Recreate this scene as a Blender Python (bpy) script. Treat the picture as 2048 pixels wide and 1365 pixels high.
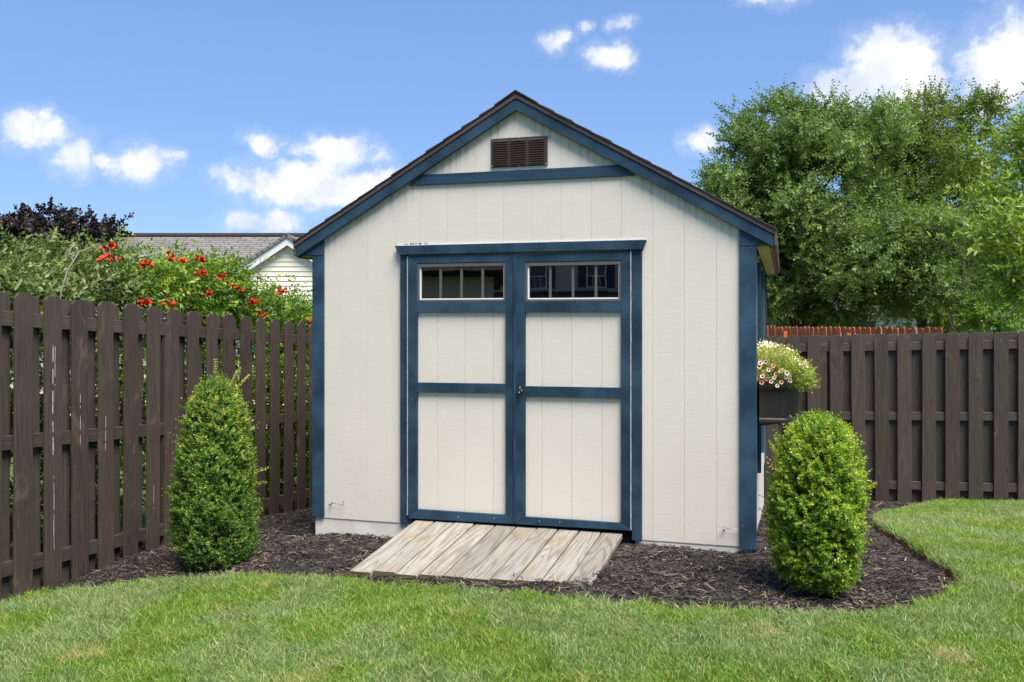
import bpy, bmesh, math, random
import numpy as np
from mathutils import Vector, Matrix

for o in list(bpy.data.objects):
    bpy.data.objects.remove(o, do_unlink=True)
S = bpy.context.scene
COL = S.collection
rnd = random.Random(7)
rng = np.random.default_rng(7)

# ------------------------------------------------------------------ camera
TH = math.radians(16.7)
CT, ST = math.cos(TH), math.sin(TH)
CAM = np.array([1.729, -5.904, 1.441])
FPX = 1810.0
cam = bpy.data.cameras.new('camera')
cam.sensor_width = 36.0
cam.lens = 36.0 * FPX / 2048.0
cam.shift_y = -42.5 / 2048.0
cam.clip_start = 0.05
cam.clip_end = 3000.0
camo = bpy.data.objects.new('camera', cam)
COL.objects.link(camo)
camo.location = CAM
camo.rotation_euler = (math.pi / 2, 0, TH)
S.camera = camo

# ------------------------------------------------------------------ light
SUN_AZ = math.radians(131.0)      # compass style: from +Y towards +X
SUN_EL = math.radians(60.0)
world = bpy.data.worlds.new('World')
S.world = world
world.use_nodes = True
sun = bpy.data.lights.new('sun', 'SUN')
sun.energy = 4.5
sun.angle = math.radians(38.0)
sun.color = (1.0, 0.93, 0.83)
suno = bpy.data.objects.new('sun', sun)
COL.objects.link(suno)
sdir = Vector((math.sin(SUN_AZ) * math.cos(SUN_EL), math.cos(SUN_AZ) * math.cos(SUN_EL), math.sin(SUN_EL)))
suno.rotation_euler = sdir.to_track_quat('Z', 'Y').to_euler()
S.view_settings.view_transform = 'Standard'
S.view_settings.look = 'None'
S.view_settings.exposure = 0.8
S.view_settings.gamma = 1.0
S.view_settings.use_curve_mapping = False
S.render.engine = 'CYCLES'
S.cycles.use_denoising = True
S.cycles.use_adaptive_sampling = True
S.cycles.adaptive_threshold = 0.02
S.cycles.max_bounces = 6
S.cycles.diffuse_bounces = 3
S.cycles.glossy_bounces = 3
S.cycles.transmission_bounces = 5
S.cycles.transparent_max_bounces = 6
S.cycles.caustics_reflective = False
S.cycles.caustics_refractive = False


# ------------------------------------------------------------------ node helper
class NT:
    def __init__(self, tree):
        self.t = tree
        self.n = tree.nodes
        self.l = tree.links

    def new(self, typ, **kw):
        nd = self.n.new(typ)
        ins = kw.pop('ins', {})
        for k, v in kw.items():
            setattr(nd, k, v)
        for k, v in ins.items():
            self.put(nd, k, v)
        return nd

    def put(self, nd, k, v):
        s = nd.inputs[k]
        if isinstance(v, bpy.types.NodeSocket):
            self.l.new(v, s)
        elif isinstance(v, bpy.types.Node):
            self.l.new(v.outputs[0], s)
        else:
            if hasattr(s.default_value, '__len__') and not hasattr(v, '__len__'):
                v = (v,) * len(s.default_value)
            if hasattr(s.default_value, '__len__') and len(s.default_value) == 4 and len(v) == 3:
                v = (*v, 1.0)
            s.default_value = v

    def math(self, op, a, b=0.0, c=None, clamp=False):
        nd = self.new('ShaderNodeMath', operation=op, use_clamp=clamp)
        self.put(nd, 0, a)
        self.put(nd, 1, b)
        if c is not None:
            self.put(nd, 2, c)
        return nd.outputs[0]

    def mix(self, f, a, b, blend='MIX'):
        nd = self.new('ShaderNodeMix', data_type='RGBA', blend_type=blend)
        self.put(nd, 0, f)
        self.put(nd, 6, a)
        self.put(nd, 7, b)
        return nd.outputs[2]

    def ramp(self, f, stops, interp='LINEAR'):
        nd = self.new('ShaderNodeValToRGB')
        cr = nd.color_ramp
        cr.interpolation = interp
        while len(cr.elements) < len(stops):
            cr.elements.new(0.5)
        for e, (p, c) in zip(cr.elements, stops):
            e.position = p
            if not hasattr(c, '__len__'):
                c = (c, c, c)
            e.color = (*c, 1.0) if len(c) == 3 else c
        self.put(nd, 0, f)
        return nd.outputs[0]

    def noise(self, vec, scale=5.0, detail=4.0, rough=0.55, dist=0.0, dims='3D'):
        nd = self.new('ShaderNodeTexNoise', noise_dimensions=dims)
        if vec is not None:
            self.put(nd, 'Vector', vec)
        self.put(nd, 'Scale', scale)
        self.put(nd, 'Detail', detail)
        self.put(nd, 'Roughness', rough)
        self.put(nd, 'Distortion', dist)
        return nd.outputs['Fac']

    def mapping(self, vec, scale=(1, 1, 1), loc=(0, 0, 0), rot=(0, 0, 0)):
        nd = self.new('ShaderNodeMapping')
        self.put(nd, 'Vector', vec)
        nd.inputs['Location'].default_value = loc
        nd.inputs['Rotation'].default_value = rot
        nd.inputs['Scale'].default_value = scale
        return nd.outputs[0]

    def smooth(self, v, lo, hi):
        nd = self.new('ShaderNodeMapRange', interpolation_type='SMOOTHSTEP')
        self.put(nd, 0, v)
        self.put(nd, 1, lo)
        self.put(nd, 2, hi)
        self.put(nd, 3, 0.0)
        self.put(nd, 4, 1.0)
        return nd.outputs[0]


def new_mat(name):
    m = bpy.data.materials.new(name)
    m.use_nodes = True
    m.node_tree.nodes.clear()
    h = NT(m.node_tree)
    out = h.new('ShaderNodeOutputMaterial')
    return m, h, out


def obj_coords(h):
    """object coordinates, shifted differently on every object"""
    tc = h.new('ShaderNodeTexCoord')
    oi = h.new('ShaderNodeObjectInfo')
    k = h.new('ShaderNodeVectorMath', operation='SCALE')
    k.inputs[0].default_value = (37.0, 61.0, 23.0)
    h.put(k, 'Scale', oi.outputs['Random'])
    a = h.new('ShaderNodeVectorMath', operation='ADD')
    h.put(a, 0, tc.outputs['Object'])
    h.put(a, 1, k.outputs[0])
    return a.outputs[0], oi.outputs['Random'], tc.outputs['Object']


def bsdf(h, out, color, rough=0.6, spec=0.4, bump=None, bstr=0.3, bdist=0.002, metal=0.0):
    b = h.new('ShaderNodeBsdfPrincipled')
    h.put(b, 'Base Color', color)
    h.put(b, 'Roughness', rough)
    h.put(b, 'Specular IOR Level', spec)
    h.put(b, 'Metallic', metal)
    if bump is not None:
        bn = h.new('ShaderNodeBump')
        h.put(bn, 'Height', bump)
        bn.inputs['Strength'].default_value = bstr
        bn.inputs['Distance'].default_value = bdist
        h.put(b, 'Normal', bn.outputs[0])
    h.l.new(b.outputs[0], out.inputs[0])
    return b


# ------------------------------------------------------------------ sky
def build_world():
    world.node_tree.nodes.clear()
    h = NT(world.node_tree)
    out = h.new('ShaderNodeOutputWorld')
    bg = h.new('ShaderNodeBackground')
    sky = h.new('ShaderNodeTexSky', sky_type='NISHITA', sun_disc=False, sun_elevation=SUN_EL,
                sun_rotation=SUN_AZ, altitude=1500.0, air_density=1.0, dust_density=0.1, ozone_density=3.0)
    tc = h.new('ShaderNodeTexCoord')
    d = tc.outputs['Generated']
    sep = h.new('ShaderNodeSeparateXYZ')
    h.put(sep, 0, d)
    az = h.math('MULTIPLY', h.math('ARCTAN2', sep.outputs[0], sep.outputs[1]), 57.2958)
    el = h.math('MULTIPLY', h.math('ARCSINE', sep.outputs[2]), 57.2958)
    clouds = [(-44.74, 10.3, 2.3, 1.1, 1), (-42.2, 9.5, 1.5, 1.2, 1), (-40.3, 9.2, 0.6, 0.5, .8), (-38.7, 9.0, 1.6, 1.1, 1),
              (-37.5, 9.7, 0.8, 0.4, .7), (-31.9, 10.6, 1.5, 0.65, .85), (-27.7, 10.4, 2.8, 0.95, 1.3), (-28.2, 9.5, 2.0, 0.8, 1),
              (-29.0, 8.2, 4.6, 1.8, 1.5), (-25.4, 8.5, 2.5, 1.3, 1.2), (-31.9, 5.9, 2.4, 0.75, 1.1), (-33.9, 8.3, 1.2, .8, .6),
              (-10.7, 16.1, 1.55, 0.72, 1.1), (-13.9, 17.1, 0.8, 0.6, .75), (-12.2, 17.6, 0.4, .35, .6),
              (-9.9, 17.8, 0.9, 0.42, .75), (-0.2, 19.2, 2.4, 0.7, .9), (6.0, 14.6, 3.1, 2.1, 1.5), (4.0, 13.2, 2.7, 1.7, 1.2),
              (12.4, 13.8, 3.5, 2.7, 1.5), (10.8, 12.6, 2.2, 1.6, 1.2), (-4.6, 10.6, 1.4, 0.9, .95), (6.6, 12.4, 3.2, 1.4, 1.2),
              (11.5, 17.3, 0.9, 0.25, .6)]
    # warp
    vm = h.new('ShaderNodeTexNoise')
    h.put(vm, 'Vector', d)
    h.put(vm, 'Scale', 18.0)
    h.put(vm, 'Detail', 8.0)
    h.put(vm, 'Roughness', 0.6)
    sp = h.new('ShaderNodeSeparateColor')
    h.put(sp, 0, vm.outputs['Color'])
    wx = h.math('MULTIPLY', h.math('SUBTRACT', sp.outputs[0], 0.5), 4.6)
    wy = h.math('MULTIPLY', h.math('SUBTRACT', sp.outputs[1], 0.5), 2.6)
    azw = h.math('ADD', az, wx)
    elw = h.math('ADD', el, wy)
    acc = None
    for (a, e, ra, re, w) in clouds:
        x = h.math('DIVIDE', h.math('SUBTRACT', azw, a), ra)
        y = h.math('DIVIDE', h.math('SUBTRACT', elw, e), re)
        r2 = h.math('ADD', h.math('MULTIPLY', x, x), h.math('MULTIPLY', y, y))
        v = h.math('MULTIPLY', h.math('SUBTRACT', 1.0, r2), w)
        acc = v if acc is None else h.math('MAXIMUM', acc, v)
    fine = h.noise(d, 42.0, 7.0, 0.6)
    dens = h.math('ADD', acc, h.math('MULTIPLY', h.math('SUBTRACT', fine, 0.5), 3.0))
    thin = h.math('MULTIPLY', h.smooth(dens, -1.5, 0.6), 0.20)
    dens = h.math('MAXIMUM', h.smooth(dens, -0.40, 1.20), thin)
    # the same scattered cumulus all round the rest of the sky
    big = h.noise(h.mapping(d, (1, 1, 2.2)), 4.2, 7.0, 0.58)
    far = h.smooth(big, 0.56, 0.70)
    da = h.math('ABSOLUTE', h.math('ADD', az, 16.7))
    side = h.math('MAXIMUM', h.smooth(da, 31.0, 42.0), h.smooth(el, 20.0, 27.0))
    far = h.math('MULTIPLY', far, side)
    dens = h.math('MAXIMUM', dens, far)
    shade = h.noise(d, 22.0, 4.0, 0.5)
    ccol = h.ramp(shade, [(0.32, (0.70, 0.77, 0.90)), (0.60, (1.0, 1.0, 1.0))])
    hs = h.new('ShaderNodeHueSaturation')
    gm = h.new('ShaderNodeGamma')
    h.put(gm, 'Color', sky.outputs[0])
    gm.inputs[1].default_value = 0.40
    h.put(hs, 'Color', gm.outputs[0])
    hs.inputs['Saturation'].default_value = SKY_SAT
    hs.inputs['Value'].default_value = SKY_VAL
    hs.inputs['Hue'].default_value = SKY_HUE
    cm = h.mix(1.0, ccol, (CLOUD, CLOUD, CLOUD), 'MULTIPLY')
    skyc = h.mix(1.0, hs.outputs[0], (0.59, 0.765, 1.03), 'MULTIPLY')
    col = h.mix(h.math('MULTIPLY', dens, 0.97), skyc, cm)
    h.put(bg, 'Color', col)
    bg.inputs['Strength'].default_value = SKY_STR
    h.l.new(bg.outputs[0], out.inputs[0])


SKY_SAT, SKY_HUE, SKY_STR, SKY_VAL, CLOUD = 1.42, 0.508, 0.085, 3.15, 7.4
build_world()


# ------------------------------------------------------------------ materials
def m_paint_siding(name, color, dirt=(0.45, 0.40, 0.30), bscale=1.0):
    m, h, out = new_mat(name)
    v, r, raw = obj_coords(h)
    # embossed rough-sawn board: short horizontal strokes and a few cathedral swirls
    g1 = h.noise(h.mapping(v, (9, 9, 160)), 1.0, 3.0, 0.6, 0.6)
    sw = h.noise(h.mapping(v, (5.0, 5.0, 1.2)), 1.0, 2.0, 0.5)
    wv = h.math('SINE', h.math('MULTIPLY', sw, 160.0))
    msk = h.smooth(h.noise(h.mapping(v, (3.0, 3.0, 1.0)), 1.0, 1.0), 0.52, 0.66)
    hgt = h.math('ADD', h.math('MULTIPLY', g1, 1.0), h.math('MULTIPLY', h.math('MULTIPLY', wv, msk), 0.12))
    big = h.noise(v, 1.6, 4.0)
    c = h.mix(h.math('MULTIPLY', h.smooth(big, 0.35, 0.75), 0.10), color, dirt)
    c = h.mix(h.math('MULTIPLY', h.smooth(g1, 0.62, 0.30), 0.10), c, dirt)
    streak = h.noise(h.mapping(v, (26, 26, 0.9)), 1.0, 3.0)
    c = h.mix(h.math('MULTIPLY', h.smooth(streak, 0.60, 0.80), 0.12), c, dirt)
    gp = h.new('ShaderNodeNewGeometry')
    ps = h.new('ShaderNodeSeparateXYZ')
    h.put(ps, 0, gp.outputs['Position'])
    # rain streaks that start under the rake boards
    dz = h.math('SUBTRACT', h.math('SUBTRACT', 2.85, h.math('MULTIPLY', h.math('ABSOLUTE', ps.outputs[0]), 0.576)), ps.outputs[2])
    sn = h.noise(h.mapping(gp.outputs['Position'], (38, 38, 0.5)), 1.0, 3.0, 0.6)
    st = h.math('MULTIPLY', h.smooth(dz, 0.17, -0.01), h.smooth(sn, 0.46, 0.68))
    c = h.mix(h.math('MULTIPLY', st, 0.5), c, (0.20, 0.19, 0.14))
    bsdf(h, out, c, 0.62, 0.3, hgt, 0.30 * bscale, 0.003)
    return m


def m_paint(name, color, rough=0.45, var=0.25, grain=(8, 8, 90), bstr=0.25, light=None):
    m, h, out = new_mat(name)
    v, r, raw = obj_coords(h)
    g = h.noise(h.mapping(v, grain), 1.0, 4.0, 0.6, 0.4)
    big = h.noise(v, 4.0, 4.0)
    dk = tuple(x * (1 - var) for x in color)
    lt = light or tuple(min(1, x * (1 + var) + 0.006) for x in color)
    c = h.mix(h.smooth(big, 0.3, 0.7), dk, lt)
    sc = h.noise(v, 60.0, 3.0, 0.7)
    c = h.mix(h.math('MULTIPLY', h.smooth(sc, 0.70, 0.82), 0.06), c, (0.35, 0.38, 0.40))
    bsdf(h, out, c, rough, 0.14, g, bstr, 0.0015)
    return m


def m_wood(name, c_dark, c_light, c_ring, along='X', rough=0.75, ring=0.6, warm=None, dirt=0.0, spec=0.2, across=9.0, knots=0.0):
    """weathered boards; grain runs along the given axis of the object"""
    m, h, out = new_mat(name)
    v, r, raw = obj_coords(h)
    ls = {'X': (0.55, across, across), 'Y': (across, 0.55, across), 'Z': (across, across, 0.55)}[along]
    fs = {'X': (4, 190, 190), 'Y': (190, 4, 190), 'Z': (190, 190, 4)}[along]
    low = h.noise(h.mapping(v, ls), 1.0, 2.0, 0.45, 0.3)
    rings = h.math('SINE', h.math('MULTIPLY', low, 85.0))
    rings = h.math('MULTIPLY', h.math('ADD', rings, 1.0), 0.5)
    rings = h.math('POWER', rings, 2.2)
    fine = h.noise(h.mapping(v, fs), 1.0, 4.0, 0.65)
    base = h.mix(h.smooth(fine, 0.3, 0.7), c_dark, c_light)
    base = h.mix(h.math('MULTIPLY', rings, ring), base, c_ring)
    blot = h.noise(v, 3.0, 5.0, 0.6)
    if warm is not None:
        base = h.mix(h.math('MULTIPLY', h.smooth(blot, 0.5, 0.72), 0.6), base, warm)
    tone = h.math('ADD', 0.80, h.math('MULTIPLY', r, 0.36))
    tc_ = h.new('ShaderNodeCombineColor')
    for i in range(3):
        h.put(tc_, i, tone)
    base = h.mix(1.0, base, tc_.outputs[0], 'MULTIPLY')
    if knots:
        kn = h.noise(h.mapping(v, (5.0, 5.0, 2.2)), 1.0, 5.0, 0.65, 1.6)
        base = h.mix(h.math('MULTIPLY', h.smooth(kn, 0.58, 0.70), knots), base, tuple(min(1, x * 2.3) for x in c_light))
        vo = h.new('ShaderNodeTexVoronoi', feature='F1')
        h.put(vo, 'Vector', h.mapping(v, (7.0, 7.0, 1.9)))
        h.put(vo, 'Scale', 1.0)
        kd = vo.outputs['Distance']
        base = h.mix(h.math('MULTIPLY', h.smooth(kd, 0.10, 0.04), 0.75), base, tuple(x * 0.45 for x in c_dark))
    if dirt > 0:
        dn = h.noise(v, 11.0, 6.0, 0.7)
        base = h.mix(h.math('MULTIPLY', h.smooth(dn, 0.58, 0.75), dirt), base, tuple(x * 0.35 for x in c_dark))
    hg = h.math('SUBTRACT', fine, h.math('MULTIPLY', rings, 0.5))
    bsdf(h, out, base, rough, spec, hg, 0.35, 0.002)
    return m


def m_plain(name, color, rough=0.5, spec=0.4, metal=0.0, var=0.12, scale=20.0, bstr=0.0):
    m, h, out = new_mat(name)
    v, r, raw = obj_coords(h)
    n = h.noise(v, scale, 5.0)
    c = h.mix(n, tuple(x * (1 - var) for x in color), tuple(min(1, x * (1 + var)) for x in color))
    bsdf(h, out, c, rough, spec, n if bstr else None, bstr, 0.002, metal)
    return m


def m_leaf(name, stops, rough=0.42, spec=0.35, trans=0.3, tcol=1.35, patch=0.0):
    m, h, out = new_mat(name)
    at = h.new('ShaderNodeAttribute', attribute_name='tint')
    f = at.outputs['Fac']
    if patch:
        tc = h.new('ShaderNodeTexCoord')
        p = h.noise(tc.outputs['Object'], patch, 3.0)
        f = h.math('ADD', f, h.math('MULTIPLY', h.math('SUBTRACT', p, 0.5), 0.9), clamp=True)
    c = h.ramp(f, stops)
    b = h.new('ShaderNodeBsdfPrincipled')
    h.put(b, 'Base Color', c)
    h.put(b, 'Roughness', rough)
    h.put(b, 'Specular IOR Level', spec)
    t = h.new('ShaderNodeBsdfTranslucent')
    tc2 = h.mix(1.0, c, (tcol * 1.1, tcol, tcol * 0.45), 'MULTIPLY')
    h.put(t, 'Color', tc2)
    mx = h.new('ShaderNodeMixShader')
    mx.inputs[0].default_value = trans
    h.l.new(b.outputs[0], mx.inputs[1])
    h.l.new(t.outputs[0], mx.inputs[2])
    h.l.new(mx.outputs[0], out.inputs[0])
    return m


def m_glass():
    m, h, out = new_mat('window_glass')
    v, r, raw = obj_coords(h)
    n = h.noise(h.mapping(v, (5.0, 5.0, 9.0)), 1.0, 1.0, 0.4)
    b = h.new('ShaderNodeBsdfPrincipled')
    h.put(b, 'Base Color', (0.9, 0.93, 0.92))
    h.put(b, 'Roughness', 0.0)
    h.put(b, 'IOR', 2.1)
    h.put(b, 'Transmission Weight', 1.0)
    bn = h.new('ShaderNodeBump')
    h.put(bn, 'Height', n)
    bn.inputs['Strength'].default_value = 0.25
    bn.inputs['Distance'].default_value = 0.0004
    h.put(b, 'Normal', bn.outputs[0])
    h.l.new(b.outputs[0], out.inputs[0])
    return m


M = {}
M['cream'] = m_paint_siding('cream_siding_paint', (0.70, 0.65, 0.56))
M['blue'] = m_paint('blue_trim_paint', (0.022, 0.052, 0.083), 0.55, 0.32)
M['blue_rough'] = m_paint('blue_board_paint', (0.026, 0.062, 0.099), 0.6, 0.32, (7, 7, 150), 0.55)
M['blue_grain'] = m_wood('blue_grained_paint', (0.016, 0.042, 0.072), (0.026, 0.066, 0.110), (0.012, 0.034, 0.06), 'X', 0.5, 0.55, spec=0.3)
M['skirt'] = m_paint('skirt_paint', (0.66, 0.63, 0.56), 0.6, 0.10, (10, 10, 60), 0.3)
M['drip'] = m_plain('brown_drip_edge', (0.105, 0.070, 0.062), 0.4, 0.5, 0.0, 0.15, 8)
M['vent'] = m_plain('brown_vent_plastic', (0.060, 0.042, 0.036), 0.4, 0.5, 0, 0.15, 30)
M['shingle'] = m_plain('shingle', (0.055, 0.045, 0.042), 0.95, 0.1, 0, 0.5, 180, 0.5)
M['soffit'] = m_plain('soffit_board', (0.55, 0.46, 0.22), 0.7, 0.2, 0, 0.2, 14)  # yellow cast of light bounced off the grass is put into the colour
M['fascia_red'] = m_plain('brown_fascia', (0.15, 0.065, 0.045), 0.55, 0.3, 0, 0.2, 10)
M['white'] = m_plain('white_vinyl', (0.78, 0.78, 0.76), 0.35, 0.45, 0, 0.05, 8)
M['caulk'] = m_plain('white_caulk', (0.76, 0.76, 0.74), 0.55, 0.3, 0, 0.15, 40)
M['taupe'] = m_plain('taupe_window_frame', (0.115, 0.105, 0.098), 0.4, 0.4, 0, 0.08, 8)
M['glass'] = m_glass()
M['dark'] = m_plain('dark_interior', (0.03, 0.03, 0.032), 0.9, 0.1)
M['black'] = m_plain('black_metal', (0.018, 0.018, 0.018), 0.28, 0.5, 0, 0.2, 30)
M['steel'] = m_plain('steel_hook', (0.32, 0.31, 0.30), 0.35, 0.5, 0.8, 0.2, 60)
M['ramp'] = m_wood('ramp_planks', (0.24, 0.222, 0.19), (0.385, 0.36, 0.32), (0.16, 0.13, 0.10), 'Y', 0.8, 0.62, (0.29, 0.235, 0.15), 0.35, across=7.0)
M['ramp_end'] = m_wood('ramp_ends', (0.10, 0.09, 0.045), (0.17, 0.15, 0.08), (0.06, 0.05, 0.03), 'X', 0.9, 0.5)
M['fence'] = m_wood('fence_stain', (0.050, 0.037, 0.028), (0.090, 0.069, 0.053), (0.038, 0.028, 0.021), 'Z', 0.62, 0.45, (0.085, 0.065, 0.048), 0.2, 0.35, knots=0.28)
M['fence_rail'] = m_wood('fence_rail_stain', (0.052, 0.040, 0.032), (0.092, 0.072, 0.058), (0.038, 0.029, 0.023), 'X', 0.62, 0.4, (0.085, 0.070, 0.058), 0.2, 0.35)
M['fence_back'] = m_wood('fence_back_wood', (0.055, 0.045, 0.038), (0.092, 0.076, 0.063), (0.042, 0.034, 0.028), 'Z', 0.7, 0.45, (0.13, 0.092, 0.064), 0.2, 0.3)
M['redwood'] = m_wood('red_fence_stain', (0.34, 0.085, 0.032), (0.50, 0.15, 0.065), (0.25, 0.06, 0.026), 'Z', 0.7, 0.4, (0.56, 0.24, 0.13), 0.2)
M['strip'] = m_plain('weather_strip', (0.42, 0.45, 0.48), 0.6, 0.3, 0, 0.3, 60)
M['drip_white'] = m_plain('white_drip', (0.55, 0.54, 0.52), 0.6, 0.3, 0, 0.2, 60)
M['bark'] = m_wood('bark', (0.060, 0.050, 0.040), (0.13, 0.11, 0.09), (0.035, 0.03, 0.025), 'Z', 0.9, 0.6, None, 0.4)
M['bark_pale'] = m_wood('pale_bark', (0.16, 0.14, 0.12), (0.28, 0.25, 0.21), (0.10, 0.09, 0.075), 'Z', 0.9, 0.5, None, 0.3)
M['twig'] = m_plain('twig', (0.10, 0.085, 0.05), 0.8, 0.2)
M['planter'] = m_plain('black_planter_plastic', (0.022, 0.020, 0.019), 0.38, 0.5, 0, 0.2, 12)

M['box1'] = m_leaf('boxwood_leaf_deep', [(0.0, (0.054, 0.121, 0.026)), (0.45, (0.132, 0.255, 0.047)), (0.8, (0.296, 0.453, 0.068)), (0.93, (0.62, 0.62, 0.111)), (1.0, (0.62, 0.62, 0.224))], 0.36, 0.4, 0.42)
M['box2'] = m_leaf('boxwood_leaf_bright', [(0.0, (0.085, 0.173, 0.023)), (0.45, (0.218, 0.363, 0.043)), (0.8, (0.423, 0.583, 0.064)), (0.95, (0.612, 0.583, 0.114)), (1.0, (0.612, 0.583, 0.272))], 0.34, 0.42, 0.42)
M['treeA'] = m_leaf('tree_leaf_mid', [(0.0, (0.068, 0.127, 0.034)), (0.5, (0.15, 0.251, 0.069)), (1.0, (0.31, 0.431, 0.133))], 0.40, 0.4, 0.38, patch=0.5)
M['treeB'] = m_leaf('tree_leaf_yellow', [(0.0, (0.064, 0.123, 0.025)), (0.5, (0.155, 0.245, 0.043)), (1.0, (0.328, 0.415, 0.071))], 0.42, 0.35, 0.38, patch=0.4)
M['treeC'] = m_leaf('near_tree_leaf', [(0.0, (0.101, 0.182, 0.033)), (0.5, (0.235, 0.363, 0.061)), (1.0, (0.47, 0.572, 0.132))], 0.38, 0.4, 0.35)
M['maple'] = m_leaf('purple_maple_leaf', [(0.0, (0.017, 0.014, 0.014)), (0.6, (0.044, 0.029, 0.029)), (1.0, (0.105, 0.075, 0.062))], 0.42, 0.4, 0.12, 1.0)
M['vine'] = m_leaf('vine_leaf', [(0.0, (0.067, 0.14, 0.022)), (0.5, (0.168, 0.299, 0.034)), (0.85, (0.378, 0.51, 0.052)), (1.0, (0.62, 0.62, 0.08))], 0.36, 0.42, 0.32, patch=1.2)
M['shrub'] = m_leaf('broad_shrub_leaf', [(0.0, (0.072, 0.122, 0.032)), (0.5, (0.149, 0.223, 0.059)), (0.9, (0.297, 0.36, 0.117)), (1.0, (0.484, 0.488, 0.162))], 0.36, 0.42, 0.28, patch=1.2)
M['arbor'] = m_leaf('arborvitae_leaf', [(0.0, (0.084, 0.18, 0.024)), (1.0, (0.24, 0.384, 0.048))], 0.5, 0.3, 0.2)
M['annual'] = m_leaf('annual_leaf', [(0.0, (0.10, 0.20, 0.025)), (0.5, (0.26, 0.36, 0.055)), (1.0, (0.55, 0.56, 0.20))], 0.45, 0.3, 0.35)
M['grass_far'] = m_leaf('far_grass', [(0.0, (0.05, 0.11, 0.02)), (1.0, (0.13, 0.21, 0.05))], 0.5, 0.3, 0.3)
M['pet_pink'] = m_plain('petal_pale_pink', (0.86, 0.62, 0.62), 0.6, 0.2, 0, 0.12, 60)
M['pet_orange'] = m_plain('petal_salmon', (0.80, 0.42, 0.30), 0.6, 0.2, 0, 0.15, 60)
M['pet_white'] = m_plain('petal_cream', (0.86, 0.82, 0.64), 0.6, 0.2, 0, 0.1, 60)
M['pet_purple'] = m_plain('petal_purple', (0.10, 0.035, 0.26), 0.6, 0.2, 0, 0.2, 60)
M['pet_eye'] = m_plain('petal_dark_eye', (0.085, 0.012, 0.030), 0.6, 0.2)
M['trumpet'] = m_plain('trumpet_flower_red', (0.55, 0.065, 0.020), 0.5, 0.3, 0, 0.45, 40)
M['roof_house'] = None


def m_house_roof(name, a, b, pitch=0.14):
    m, h, out = new_mat(name)
    tc = h.new('ShaderNodeTexCoord')
    br = h.new('ShaderNodeTexBrick')
    h.put(br, 'Vector', tc.outputs['UV'])
    br.offset = 0.5
    h.put(br, 'Color1', a)
    h.put(br, 'Color2', b)
    h.put(br, 'Mortar', tuple(x * 0.45 for x in a))
    h.put(br, 'Scale', 1.0)
    h.put(br, 'Mortar Size', 0.014)
    h.put(br, 'Brick Width', 0.33)
    h.put(br, 'Row Height', pitch)
    n = h.noise(tc.outputs['UV'], 7.0, 6.0, 0.7)
    c = h.mix(h.math('MULTIPLY', h.smooth(n, 0.4, 0.75), 0.35), br.outputs['Color'], tuple(x * 1.5 for x in b))
    bsdf(h, out, c, 0.95, 0.1, br.outputs['Fac'], -0.3, 0.01)
    return m


M['roof_house'] = m_house_roof('grey_house_shingles', (0.140, 0.132, 0.122), (0.205, 0.195, 0.182))
M['roof_dark'] = m_house_roof('dark_house_shingles', (0.065, 0.055, 0.05), (0.10, 0.088, 0.08))
M['vinyl'] = m_plain('cream_vinyl_siding', (0.80, 0.755, 0.62), 0.55, 0.3, 0, 0.06, 3)
M['vinyl_tan'] = m_plain('tan_vinyl_siding', (0.55, 0.475, 0.37), 0.55, 0.3, 0, 0.08, 3)
M['vinyl_white'] = m_plain('white_vinyl_siding', (0.72, 0.72, 0.70), 0.55, 0.3, 0, 0.06, 3)
M['shutter'] = m_plain('dark_shutter', (0.03, 0.045, 0.06), 0.5, 0.3)


def m_ground():
    m, h, out = new_mat('lawn_soil')
    tc = h.new('ShaderNodeTexCoord')
    v = tc.outputs['Object']
    n = h.noise(v, 3.0, 8.0, 0.65)
    f = h.noise(v, 60.0, 5.0, 0.7)
    c = h.mix(h.smooth(n, 0.35, 0.7), (0.055, 0.095, 0.022), (0.12, 0.15, 0.05))
    c = h.mix(h.smooth(f, 0.45, 0.75), c, (0.09, 0.075, 0.035))
    g = h.new('ShaderNodeNewGeometry')
    sp = h.new('ShaderNodeSeparateXYZ')
    h.put(sp, 0, g.outputs['True Normal'])
    soil = h.mix(f, (0.045, 0.028, 0.016), (0.13, 0.085, 0.05))
    c = h.mix(h.smooth(sp.outputs[2], 0.90, 0.70), c, soil)
    bsdf(h, out, c, 0.95, 0.1, f, 0.6, 0.02)
    return m


def m_mulch():
    m, h, out = new_mat('mulch_base')
    tc = h.new('ShaderNodeTexCoord')
    v = tc.outputs['Object']
    f = h.noise(v, 90.0, 6.0, 0.75, 1.0)
    b = h.noise(v, 2.0, 4.0)
    c = h.mix(h.smooth(f, 0.35, 0.7), (0.018, 0.014, 0.012), (0.060, 0.050, 0.043))
    c = h.mix(h.math('MULTIPLY', h.smooth(b, 0.5, 0.7), 0.3), c, (0.075, 0.062, 0.05))
    bsdf(h, out, c, 0.92, 0.15, f, 0.9, 0.02)
    return m


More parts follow.
